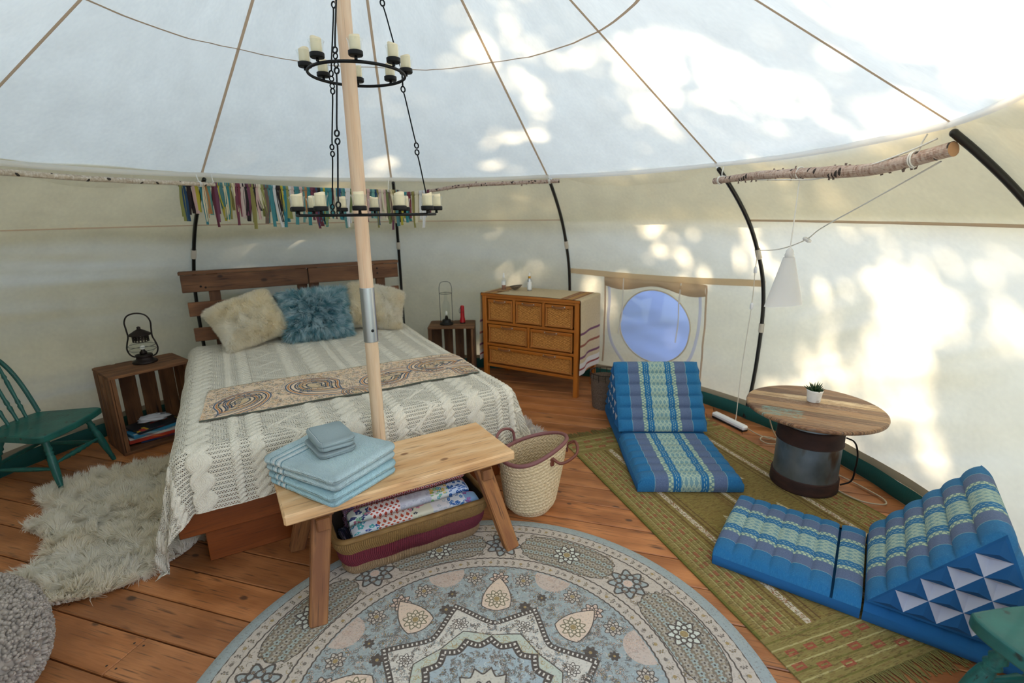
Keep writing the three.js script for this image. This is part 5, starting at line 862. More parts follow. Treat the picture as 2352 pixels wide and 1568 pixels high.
// ---------- chest of wicker drawers ----------
{
  const teak = woodMat({ a: 0xbf7428, b: 0xa45d1a, dark: 0x6e3a10, knots: 0, lines: 26, seed: 71, wear: 0.15 }, 0.42, 0.0004);
  const W = 0.92, D = 0.42, H = 0.82, turn = -30.3 * rad;
  const wk = M(0xffffff, 0.7, { map: dataTex(256, 256, (x, y, u, v) => { const cell = Math.sin(v * Math.PI * 2 * 24 + (Math.floor(u * 16) % 2) * Math.PI), n = tileNoise(u, v, 16, 30, 5, 3); return mix3([0.58, 0.36, 0.13], [0.86, 0.61, 0.30], clamp(0.5 + cell * 0.4 + n)); }), bumpMap: dataTex(256, 256, (x, y, u, v) => 0.5 + 0.5 * Math.sin(v * Math.PI * 2 * 24 + (Math.floor(u * 16) % 2) * Math.PI) * Math.abs(Math.sin(u * 16 * Math.PI)), false), bumpScale: 0.003 });
  const rattan = M(0xa8692a, 0.55), leather = M(0x8a5a34, 0.55), stud = M(0xd0ccc4, 0.3, { metalness: 1 });
  const c = thing('chest_of_drawers', 'orange-brown wooden chest with six woven wicker drawers by the back wall', 'chest of drawers', [0.1375, 0, -4.12], turn);
  // local: x along the front, +z the front; centre of the front plane at z = 0
  const X = (x) => x - W / 2;
  for (const x of [0.02, W - 0.02]) for (const z of [-0.02, -D + 0.02]) part(c, 'leg', cbox(0.04, H - 0.015, 0.04, 0.003, 1), teak, [X(x), (H - 0.015) / 2, z]);
  part(c, 'top', cbox(W + 0.015, 0.022, D + 0.015, 0.003, 0), teak, [0, H - 0.011, -D / 2]);
  for (const x of [0.018, W - 0.018]) part(c, 'side_panel', cbox(0.014, H - 0.2, D - 0.06, 0.002, 1), teak, [X(x), H / 2 + 0.08, -D / 2]);
  part(c, 'back_panel', cbox(W - 0.06, H - 0.2, 0.012, 0.002, 0), teak, [0, H / 2 + 0.08, -D + 0.015]);
  const rows = [[0.575, 0.775, 3], [0.375, 0.55, 2], [0.185, 0.35, 1]];
  for (const y of [0.787, 0.5625, 0.3625, 0.168]) part(c, 'rail', cbox(W - 0.08, 0.022, 0.035, 0.002, 0), teak, [0, y, -0.02]);
  for (const [y0, y1, n] of rows) {
    const w = (W - 0.08) / n;
    for (let i = 1; i < n; i++) part(c, 'divider', cbox(0.022, y1 - y0 + 0.02, 0.035, 0.002, 1), teak, [X(0.04 + i * w), (y0 + y1) / 2, -0.02]);
    for (let i = 0; i < n; i++) {
      const dw = w - 0.034, dh = y1 - y0 - 0.012, d = new THREE.Group(); d.name = 'drawer'; d.position.set(X(0.04 + (i + 0.5) * w), (y0 + y1) / 2, -0.012); c.add(d);
      const nw = Math.max(6, Math.round(dw / 0.018)), panel = surf(nw * 6, 28, (u, v) => [lerp(-dw / 2 + 0.016, dw / 2 - 0.016, u), lerp(-dh / 2 + 0.016, dh / 2 - 0.024, v), 0.0025 * Math.abs(Math.sin(u * nw * Math.PI)) * (0.6 + 0.4 * Math.sin(v * 28 * Math.PI * 0.5 + (Math.floor(u * nw) % 2) * Math.PI)) - 0.004], (u, v) => [u * dw * 3.4, v * dh * 2.2]);
      part(d, 'wicker_panel', panel, wk); part(d, 'box', cbox(dw - 0.01, dh - 0.01, D - 0.1, 0.003), rattan, [0, 0, -D / 2 + 0.035]);
      for (const s of [-1, 1]) part(d, 'rim', new THREE.CylinderGeometry(0.0085, 0.0085, dh, 10), rattan, [s * (dw / 2 - 0.0085), 0, 0.001]);
      part(d, 'rim', new THREE.CylinderGeometry(0.0085, 0.0085, dw, 10).rotateZ(Math.PI / 2), rattan, [0, -dh / 2 + 0.0085, 0.001]);
      part(d, 'top_bar', cbox(dw, 0.026, 0.016, 0.003, 0), teak, [0, dh / 2 - 0.013, 0.002]);
      for (const hx of n === 1 ? [-0.24, 0.2] : [0]) { part(d, 'handle', surf(16, 3, (u, v) => [hx + lerp(-0.062, 0.062, u), dh / 2 - 0.006 - 0.018 * v - 0.006 * Math.sin(u * Math.PI), 0.011 + 0.012 * Math.sin(u * Math.PI)]), leather); for (const s of [-1, 1]) part(d, 'stud', lathe([[0, 0.003], [0.004, 0.002], [0.0048, 0]], 10).rotateX(Math.PI / 2), stud, [hx + s * 0.053, dh / 2 - 0.013, 0.0125]); }
    }
  }
  // woven cloth over the chest
  const cl = canvasTex(1024, 256, (q, w, h) => { q.fillStyle = '#d3bf9c'; q.fillRect(0, 0, w, h); reseed(8); for (let i = 0; i < 6000; i++) { q.fillStyle = i % 2 ? 'rgba(255,245,225,0.12)' : 'rgba(110,85,50,0.10)'; q.fillRect(rnd() * w, rnd() * h, 3, 3); } for (const x of [0.33, 0.665]) { q.fillStyle = '#bb8d52'; q.fillRect((x - 0.03) * w, 0, 0.06 * w, h); q.fillStyle = '#6d4250'; for (const d of [-0.024, -0.012, 0.02]) q.fillRect((x + d) * w, 0, 5, h); } for (const e of [0.06, 0.11, 0.16, 0.84, 0.885, 0.93]) { q.fillStyle = e === 0.11 || e === 0.885 ? '#9a5a48' : '#7a4a64'; q.fillRect(e * w, 0, 9, h); } q.fillStyle = '#e5dfd8'; q.fillRect(0.0, 0, 0.04 * w, h); q.fillRect(0.955 * w, 0, 0.045 * w, h); for (const e of [0.02, 0.975]) { q.fillStyle = '#9a3f3a'; q.fillRect(e * w, 0, 7, h); } });
  const drop = 0.62, Lc = W + 0.03 + drop * 2, clothPt = (u, v) => { const s = u * Lc - drop, z = lerp(-D - 0.004, 0.006 + 0.006 * Math.sin(u * 20), v); if (s < 0) { const y = H + 0.004 + s; return [-W / 2 - 0.018 - 0.012 * Math.sin(v * 9) * clamp(-s * 2) - 0.02 * clamp(-s), y, z]; } if (s > W + 0.03) { const q = s - W - 0.03; return [W / 2 + 0.018 + 0.014 * Math.sin(v * 8 + 1) * clamp(q * 2) - 0.008 * q, H + 0.004 - q, z]; } return [s - W / 2 - 0.015, H + 0.0045, z]; };
  const [ox, oz] = [0.1375, -4.12];
  solo('table_cloth', surf(150, 24, clothPt), M(0xffffff, 0.95, { map: cl, bumpMap: clothBump, bumpScale: 0.001 }), 'beige striped woven cloth hanging over the chest of drawers', 'cloth', [ox, 0, oz], turn);
  const put = (x, z) => { const q = toWorld([ox, 0, oz], turn, x, z); return [q[0], H + 0.0055, q[1]]; };
  // bottles and shell dish
  const lab = (draw) => M(0xffffff, 0.6, { map: canvasTex(256, 128, draw) });
  const b1 = thing('spray_bottle', 'small clear bottle with amber liquid and white cap on the chest', 'bottle', put(-0.355, -0.2));
  part(b1, 'glass', lathe([[0, 0], [0.018, 0], [0.0195, 0.003], [0.0195, 0.085], [0.016, 0.1], [0.008, 0.108], [0.008, 0.114]], 28), M(0xf4f7fa, 0.08, { transmission: 0.9 }));
  part(b1, 'liquid', lathe([[0, 0.002], [0.0178, 0.003], [0.0178, 0.045], [0, 0.045]], 24), M(0x9a4e14, 0.2));
  part(b1, 'label', lathe([[0.0199, 0.046], [0.0199, 0.08]], 28), lab((c2, w, h) => { c2.fillStyle = '#eef0f0'; c2.fillRect(0, 0, w, h); c2.fillStyle = '#8a8e92'; for (let k = 0; k < 5; k++) c2.fillRect(20, 20 + k * 20, 90 - k * 9, 6); }));
  part(b1, 'cap', lathe([[0.009, 0.112], [0.009, 0.13], [0.0065, 0.134], [0.0065, 0.15], [0, 0.152]], 20), M(0xf2f3f5, 0.4));
  const b2 = thing('spray_bottle', 'silver aluminium spray bottle with gold collar and white cap on the chest', 'bottle', put(-0.125, -0.26));
  part(b2, 'body', lathe([[0, 0], [0.019, 0], [0.021, 0.003], [0.021, 0.085], [0.018, 0.1], [0.009, 0.112]], 28), M(0xc4c8cc, 0.3, { metalness: 1 }));
  part(b2, 'label', lathe([[0.0214, 0.012], [0.0214, 0.08]], 28), lab((c2, w, h) => { c2.fillStyle = '#e9ecee'; c2.fillRect(0, 0, w, h); c2.strokeStyle = '#d08a3a'; c2.lineWidth = 5; for (const x of [64, 192]) { c2.beginPath(); c2.arc(x, 34, 16, 0, 7); c2.stroke(); } c2.fillStyle = '#8f9aa6'; for (let k = 0; k < 4; k++) { c2.fillRect(34, 66 + k * 14, 60, 5); c2.fillRect(162, 66 + k * 14, 60, 5); } }));
  part(b2, 'collar', lathe([[0.0095, 0.108], [0.0115, 0.11], [0.0115, 0.128], [0.0095, 0.13]], 20), M(0xc9922a, 0.3, { metalness: 0.8 }));
  part(b2, 'cap', lathe([[0.008, 0.128], [0.0075, 0.152], [0.005, 0.158], [0, 0.158]], 20), M(0xf4f4f4, 0.4));
  const dish = solo('shell_dish', surf(40, 14, (u, v) => { const a = u * 2 * Math.PI, seq = v < 0.5 ? v * 2 : 2 - v * 2, r = seq, h = 0.03 * r * r + (v < 0.5 ? 0 : 0.0025), k = 1 + 0.1 * Math.cos(a); return [0.062 * r * Math.cos(a) * k, h + 0.0165 * r * (0.5 + 0.5 * Math.cos(a)) + 0.001, 0.046 * r * Math.sin(a)]; }), M(0xffffff, 0.35, { map: dataTex(128, 128, (x, y, u, v) => { const n = tileNoise(u, v, 9, 9, 4, 4); return [0.42 + n * 0.4, 0.37 + n * 0.35, 0.32 + n * 0.35]; }), clearcoat: 0.4 }), 'mottled grey-brown shell dish between the two bottles on the chest', 'dish', put(-0.255, -0.235), turn);
  solo('wooden_brush', merge([lathe([[0, 0], [0.028, 0.001], [0.03, 0.008], [0.024, 0.012], [0, 0.012]], 24).scale(1.25, 1, 0.8), at(new THREE.CylinderGeometry(0.006, 0.004, 0.05, 8), 0.05, 0.008, 0.01, 0, 0, Math.PI / 2)]), M(0x9c7a55, 0.7), 'small flat wooden brush lying by the bottles on the chest', 'brush', put(-0.335, -0.12), turn + 0.4);
}
// ---------- wire and rope waste basket ----------
{
  const t = thing('waste_basket', 'round grey-brown woven wire basket beside the chest of drawers', 'basket', [0.735, 0, -3.715]);
  const rope = M(0xffffff, 0.95, { map: dataTex(256, 256, (x, y, u, v) => { const n = tileNoise(u, v, 30, 60, 7, 3), k = Math.sin(v * 130); return mix3([0.52, 0.45, 0.39], [0.30, 0.25, 0.21], clamp(0.5 + n * 1.6 + k * 0.15)); }) });
  part(t, 'woven_side', surf(72, 70, (u, v) => { const a = u * 2 * Math.PI, y = lerp(0, 0.245, v), r = lerp(0.098, 0.119, v) + 0.0028 * Math.abs(Math.sin(v * 26 * Math.PI + 2 * nz(u * 6, v * 8))) + 0.002 * nz(u * 14, v * 10); return [r * Math.cos(a), y, r * Math.sin(a)]; }, (u, v) => [u * 3, v]), rope);
  part(t, 'inner_side', surf(48, 20, (u, v) => { const a = u * 2 * Math.PI, r = lerp(0.094, 0.115, v); return [r * Math.cos(a), lerp(0.004, 0.245, v), r * Math.sin(a)]; }, (u, v) => [u * 3, v]), rope);
  part(t, 'base', new THREE.CylinderGeometry(0.098, 0.098, 0.006, 32), rope, [0, 0.004, 0]);
  const wire = M(0x2b211c, 0.6, { metalness: 0.3 }); part(t, 'rim_wire', new THREE.TorusGeometry(0.124, 0.004, 8, 60).rotateX(Math.PI / 2), wire, [0, 0.287, 0]);
  for (let i = 0; i < 14; i++) { const a = i / 14 * 2 * Math.PI; part(t, 'upright_wire', new THREE.CylinderGeometry(0.0026, 0.0026, 0.06, 6), wire, [0.121 * Math.cos(a), 0.262, 0.121 * Math.sin(a)]); }
}
// ---------- painted chairs ----------
const greenPaint = M(0xffffff, 0.5, { map: dataTex(512, 512, (x, y, u, v) => { const n = tileNoise(u, v, 8, 8, 3, 5), k = clamp((tileNoise(u, v, 22, 22, 14, 4) - 0.28) * 7); return mix3([0.085 + n * 0.07, 0.355 + n * 0.14, 0.325 + n * 0.12], [0.10, 0.09, 0.075], k * 0.85); }), bumpMap: woodBump, bumpScale: 0.001, clearcoat: 0.15 });
function makeChair(label, pos, turn, sc) {
  const c = thing('painted_chair', label, 'chair', pos, turn, 'green painted chairs'), m = greenPaint; c.scale.setScalar(sc);
  const SY = 0.352, shp = new THREE.Shape(); // saddle seat, front towards +z
  shp.moveTo(-0.205, 0.17); shp.quadraticCurveTo(0, 0.215, 0.205, 0.17); shp.quadraticCurveTo(0.225, 0.14, 0.2, 0.05); shp.lineTo(0.165, -0.16); shp.quadraticCurveTo(0, -0.215, -0.165, -0.16); shp.lineTo(-0.2, 0.05); shp.quadraticCurveTo(-0.225, 0.14, -0.205, 0.17);
  const sg = new THREE.ExtrudeGeometry(shp, { depth: 0.024, bevelEnabled: true, bevelThickness: 0.008, bevelSize: 0.008, bevelSegments: 3, curveSegments: 14 }); sg.rotateX(Math.PI / 2); sg.translate(0, SY - 0.008, 0);
  { const p = sg.attributes.position; for (let i = 0; i < p.count; i++) { const x = p.getX(i), z = p.getZ(i); } }
  part(c, 'seat', boxUV(sg, 0), m);
  const legP = [[0, 0.011], [0.06, 0.014], [0.09, 0.012], [0.1, 0.016], [0.12, 0.012], [0.3, 0.019], [0.5, 0.0215], [0.62, 0.019], [0.66, 0.0145], [0.69, 0.021], [0.72, 0.0145], [0.76, 0.0205], [0.8, 0.0145], [0.9, 0.0185], [1, 0.017]];
  const F = { fl: [[-0.2, 0, 0.195], [-0.145, SY - 0.02, 0.12]], fr: [[0.2, 0, 0.195], [0.145, SY - 0.02, 0.12]], bl: [[-0.2, 0, -0.2], [-0.12, SY - 0.02, -0.12]], br: [[0.2, 0, -0.2], [0.12, SY - 0.02, -0.12]] };
  for (const k of ['fl', 'fr', 'bl', 'br']) part(c, 'leg', turned(F[k][0], F[k][1], legP), m);
  const on = (k, t) => F[k][0].map((v, i) => lerp(v, F[k][1][i], t)), st = [[0, 0.008], [0.3, 0.012], [0.5, 0.013], [0.7, 0.012], [1, 0.008]];
  part(c, 'stretcher', turned(on('fl', 0.42), on('bl', 0.42), st), m); part(c, 'stretcher', turned(on('fr', 0.42), on('br', 0.42), st), m); part(c, 'stretcher', turned(on('bl', 0.5), on('br', 0.5), st), m);
  part(c, 'front_stretcher', turned(on('fl', 0.5), on('fr', 0.5), [[0, 0.007], [0.2, 0.009], [0.3, 0.014], [0.34, 0.009], [0.38, 0.016], [0.44, 0.012], [0.5, 0.017], [0.56, 0.012], [0.62, 0.016], [0.66, 0.009], [0.7, 0.014], [0.8, 0.009], [1, 0.007]]), m);
  const hoop = (t) => { const a = Math.PI * t, x = -0.165 * Math.cos(a) * (1 + 0.12 * Math.sin(a)), h = Math.pow(Math.sin(a), 0.62) * 0.43; return V(x, SY + h, -0.155 - 0.13 * h / 0.43 - 0.02 * Math.sin(a)); };
  part(c, 'back_hoop', tube(Array.from({ length: 33 }, (_, i) => hoop(i / 32)), 0.0125, 80, 10), m);
  for (const x of [-0.085, -0.03, 0.03, 0.085].map((v) => v * 1)) { let best = 0.5; for (let t = 0.05; t < 0.95; t += 0.002) if (Math.abs(hoop(t).x - x * 1.35) < Math.abs(hoop(best).x - x * 1.35)) best = t; const h = hoop(best); part(c, 'spindle', turned([x, SY - 0.005, -0.16], h.toArray(), [[0, 0.0085], [0.12, 0.009], [0.2, 0.0125], [0.23, 0.008], [0.26, 0.0125], [0.32, 0.009], [0.6, 0.0115], [0.64, 0.008], [0.67, 0.012], [0.72, 0.0085], [1, 0.007]], 10), m); }
  return c;
}
makeChair('small green painted hoop-back chair by the left wall', [-2.735, 0, -2.695], 93 * rad, 1);
makeChair('green painted chair cut off by the lower right corner', [1.52, 0, -0.955], 180 * rad, 1.15);
// ---------- crates used as bedside tables ----------
const crateWood = [81, 82].flatMap((s) => { const m = woodMat({ a: 0x7c5a3c, b: 0x5a3e28, dark: 0x221610, knots: 4, lines: 34, seed: s, wear: 0.5 }, 0.8, 0.002); return [m, tinted(m, [0.85, 0.83, 0.8]), tinted(m, [1.15, 1.12, 1.08])]; });
function crate(label, pos, turn, w, d, h, warm) {
  const c = thing('wooden_crate', label, 'crate', pos, turn, 'crates used as bedside tables'); // origin: middle of the open front's lower edge, front towards +z
  const mats = warm ? crateWood.map((m) => tinted(m, [m.color.r * 1.3, m.color.g * 1.12, m.color.b * 0.95])) : crateWood;
  for (const y of [0.009, h - 0.009]) { part(c, 'end_board', cbox(w, 0.018, d * 0.5 - 0.001, 0.002, 0), pick(mats), [0, y, -d * 0.25]); part(c, 'end_board', cbox(w, 0.018, d * 0.5 - 0.001, 0.002, 0), pick(mats), [0, y, -d * 0.75]); }
  for (const s of [-1, 1]) for (let k = 0; k < 3; k++) part(c, 'side_slat', cbox(0.012, h - 0.038, d / 3 - 0.012, 0.002, 1), pick(mats), [s * (w / 2 - 0.006), h / 2, -d / 6 - k * d / 3]);
  for (let k = 0; k < 4; k++) part(c, 'back_slat', cbox(w / 4 - 0.022, h, 0.01, 0.002, 1), pick(mats), [-w / 2 + w / 8 + k * w / 4, h / 2, -d - 0.005]);
  for (const s of [-1, 1]) part(c, 'corner_post', cbox(0.022, h - 0.038, 0.022, 0.002, 1), pick(mats), [s * (w / 2 - 0.024), h / 2, -0.013]);
  return c;
}
reseed(202);
crate('weathered wooden crate with magazines inside, beside the left of the bed', [-2.363, 0, -3.125], 52.3 * rad, 0.47, 0.34, 0.534, true);
crate('dark wooden crate between the bed and the chest of drawers', [-0.552, 0, -4.412], 2 * rad, 0.425, 0.29, 0.5, false);
{ // magazines in the left crate
  const cols = [['#2a3f6a', '#c43d2f', '#e8e4da'], ['#c8402c', '#e0a828', '#3f8fc0'], ['#d9d4cc', '#8aa2b4', '#c0503c'], ['#3d8fb5', '#ede8de', '#d05a38'], ['#20262e', '#c83a34', '#e4b83a']];
  const LB = ['blue and red magazine at the bottom of the pile in the left crate', 'red and yellow magazine in the pile in the left crate', 'pale grey magazine in the pile in the left crate', 'light blue magazine in the pile in the left crate', 'black and red magazine on top of the pile in the left crate'];
  reseed(55);
  cols.forEach((cs, i) => { const tex = canvasTex(256, 256, (c, w, h) => { c.fillStyle = cs[0]; c.fillRect(0, 0, w, h); for (let k = 0; k < 9; k++) { c.fillStyle = pick(cs); c.fillRect(rnd() * w * 0.8, rnd() * h * 0.8, rr(20, 110), rr(15, 80)); } }); const g = cbox(0.21, 0.014 + (i % 2) * 0.008, 0.28, 0.002); const uv = g.attributes.uv, p = g.attributes.position; for (let k = 0; k < uv.count; k++) uv.setXY(k, p.getX(k) / 0.21 + 0.5, p.getZ(k) / 0.28 + 0.5 + p.getY(k) * 14); const [x, z] = toWorld([-2.363, 0, -3.125], 52.3 * rad, 0.01 + rr(-0.05, 0.05), -0.175); solo('magazine', g, M(0xffffff, 0.45, { map: tex }), LB[i], 'magazine', [x, 0.028 + i * 0.0195, z], 52.3 * rad + Math.PI / 2 + rr(-0.2, 0.2), 'magazines in the crate'); });
  const [x, z] = toWorld([-2.363, 0, -3.125], 52.3 * rad, 0.0, -0.16); solo('crumpled_paper', surf(20, 14, (u, v) => { const a = u * 2 * Math.PI, b = (v - 0.5) * Math.PI, n = 1 + 0.5 * nz(u * 9, v * 9); return [0.085 * Math.cos(b) * Math.cos(a) * n, 0.024 + 0.024 * Math.sin(b) * n, 0.045 * Math.cos(b) * Math.sin(a) * n]; }), M(0xd9dade, 0.8), 'crumpled white paper on the magazines in the left crate', 'paper', [x, 0.128, z], 0.6);
}
// ---------- lanterns and torch ----------
const darkBronze = M(0x221713, 0.5, { metalness: 0.5 });
const thinGlass = M(0xf8faf9, 0.06, { transmission: 1, thickness: 0, ior: 1.35 });
{
  const l = thing('lantern', 'dark bronze lantern with round glass globe and peaked cap on the left crate', 'lantern', [-2.515, 0.5345, -3.28]);
  part(l, 'base', lathe([[0, 0], [0.07, 0], [0.074, 0.006], [0.068, 0.016], [0.05, 0.024], [0.046, 0.04], [0.052, 0.046], [0.05, 0.056], [0.034, 0.06], [0, 0.06]], 40), darkBronze);
  part(l, 'globe', lathe([[0.044, 0.058], [0.068, 0.082], [0.076, 0.105], [0.07, 0.128], [0.05, 0.148]], 40), thinGlass);
  for (const y of [0.092, 0.12]) part(l, 'guard_ring', new THREE.TorusGeometry(0.0765, 0.0015, 6, 48).rotateX(Math.PI / 2), darkBronze, [0, y, 0]);
  part(l, 'burner', lathe([[0, 0.058], [0.02, 0.058], [0.022, 0.072], [0.012, 0.085], [0.01, 0.092], [0, 0.092]], 20), darkBronze);
  part(l, 'bulb', lathe([[0.008, 0.09], [0.016, 0.1], [0.014, 0.115], [0, 0.122]], 16), M(0xf2f2ea, 0.3));
  const ch = []; for (let i = 0; i < 16; i++) { const a = i / 16 * 2 * Math.PI; ch.push(at(new THREE.BoxGeometry(0.0075, 0.05, 0.003), 0.046 * Math.cos(a), 0.172, 0.046 * Math.sin(a), 0, -a + Math.PI / 2, 0)); } for (const y of [0.15, 0.161, 0.172, 0.183, 0.195]) ch.push(new THREE.TorusGeometry(0.046, 0.0025, 5, 40).rotateX(Math.PI / 2).translate(0, y, 0));
  const pc = part(l, 'pierced_collar', merge(ch), darkBronze); pc.userData.kind = 'stuff';
  part(l, 'cap', lathe([[0.066, 0.192], [0.067, 0.197], [0.03, 0.222], [0.012, 0.232], [0.01, 0.24], [0.012, 0.246], [0, 0.252]], 36), darkBronze);
  const hp = []; for (const [x, y] of [[-0.052, 0.04], [-0.075, 0.055], [-0.09, 0.095], [-0.082, 0.14], [-0.07, 0.18], [-0.072, 0.23], [-0.074, 0.285], [-0.052, 0.325], [0, 0.34], [0.052, 0.325], [0.074, 0.285], [0.072, 0.23], [0.07, 0.18], [0.082, 0.14], [0.09, 0.095], [0.075, 0.055], [0.052, 0.04]]) hp.push(V(x * 0.95, y, -x * 0.3)); part(l, 'handle', tube(hp, 0.005, 90, 8), darkBronze);
}
{
  const l = thing('lantern', 'slim lantern with tall glass chimney and wire loop on the right crate', 'lantern', [-0.605, 0.5005, -4.535]);
  part(l, 'base', lathe([[0, 0], [0.062, 0], [0.064, 0.008], [0.055, 0.016], [0.042, 0.022], [0.04, 0.042], [0.03, 0.048], [0, 0.048]], 36), M(0x191715, 0.5, { metalness: 0.4 }));
  part(l, 'chimney', lathe([[0.034, 0.046], [0.037, 0.1], [0.038, 0.17], [0.03, 0.205], [0.016, 0.225], [0.012, 0.29], [0.012, 0.305]], 32), thinGlass);
  part(l, 'burner', lathe([[0, 0.046], [0.016, 0.046], [0.014, 0.07], [0.006, 0.085], [0, 0.085]], 16), darkBronze); part(l, 'wick_light', lathe([[0.006, 0.084], [0.012, 0.1], [0.009, 0.118], [0, 0.126]], 14), M(0xefefe6, 0.3));
  const w = M(0x4a4036, 0.5, { metalness: 0.6 }); part(l, 'wire_frame', tube([V(-0.056, 0.012, 0), V(-0.056, 0.12, 0), V(-0.056, 0.25, 0), V(-0.056, 0.35, 0), V(-0.04, 0.388, 0), V(0, 0.398, 0), V(0.04, 0.388, 0), V(0.056, 0.35, 0), V(0.056, 0.25, 0), V(0.056, 0.12, 0), V(0.056, 0.012, 0)], 0.0026, 90, 6), w); part(l, 'wire_ring', new THREE.TorusGeometry(0.056, 0.002, 6, 40).rotateX(Math.PI / 2), w, [0, 0.29, 0]);
  const t = thing('torch', 'red plastic torch standing upright on the right crate', 'torch', [-0.46, 0.5005, -4.57], 0.4), red = M(0xb0121c, 0.35);
  part(t, 'head', lathe([[0, 0.0], [0.025, 0.0], [0.026, 0.004], [0.026, 0.012]], 28), M(0x151515, 0.4)); part(t, 'body', lathe([[0.026, 0.012], [0.0255, 0.035], [0.02, 0.06], [0.0185, 0.14], [0.0185, 0.16], [0.014, 0.168], [0, 0.17]], 28), red); part(t, 'wrist_cord', tube([V(-0.008, 0.164, 0.01), V(-0.026, 0.15, 0.014), V(-0.034, 0.125, 0.012), V(-0.03, 0.1, 0.014), V(-0.022, 0.12, 0.014), V(-0.02, 0.15, 0.01)], 0.0018, 30, 5), M(0x101010, 0.6)); part(t, 'switch', cbox(0.01, 0.022, 0.006, 0.002), M(0x7a0b12, 0.4), [0, 0.11, 0.0195]);
}
// ---------- bobble pouf ----------
{
  const p = thing('knitted_pouf', 'round grey-beige bobble-knit pouf in the lower left corner', 'pouf', [-1.835, 0, -1.185]), R = 0.335, H = 0.36;
  const f = (a, b) => { const e = (q, n) => Math.sign(q) * Math.pow(Math.abs(q), n); return V(R * e(Math.cos(b), 0.62) * Math.cos(a), H / 2 + H / 2 * e(Math.sin(b), 0.8), R * e(Math.cos(b), 0.62) * Math.sin(a)); };
  const wool = M(0xa59c92, 1, { specularIntensity: 0.1 }); part(p, 'core', surf(48, 24, (u, v) => f(u * 2 * Math.PI, (v - 0.5) * Math.PI).toArray()), wool);
  reseed(88); const n = 8500, pos = []; const loop = new THREE.SphereGeometry(1, 6, 4), im = shade(new THREE.InstancedMesh(loop, wool, n)), o = new THREE.Object3D();
  for (let i = 0; i < n; i++) { const a = rr(0, 2 * Math.PI), b = Math.asin(rr(-0.95, 1)), q = f(a, b), nn = V(q.x / R / R, (q.y - H / 2) / (H * H / 4), q.z / R / R).normalize(); o.position.copy(q).addScaledVector(nn, 0.004); o.lookAt(o.position.clone().add(nn)); o.rotateZ(rr(-0.6, 0.6)); o.rotateX(rr(-0.5, 0.5)); o.scale.set(0.0055, 0.0062, 0.011).multiplyScalar(rr(0.8, 1.2)); o.updateMatrix(); im.setMatrixAt(i, o.matrix); im.setColorAt(i, new THREE.Color().setScalar(rr(0.75, 1.2))); }
  im.name = 'bobbles'; im.userData.kind = 'stuff'; p.add(im);
}
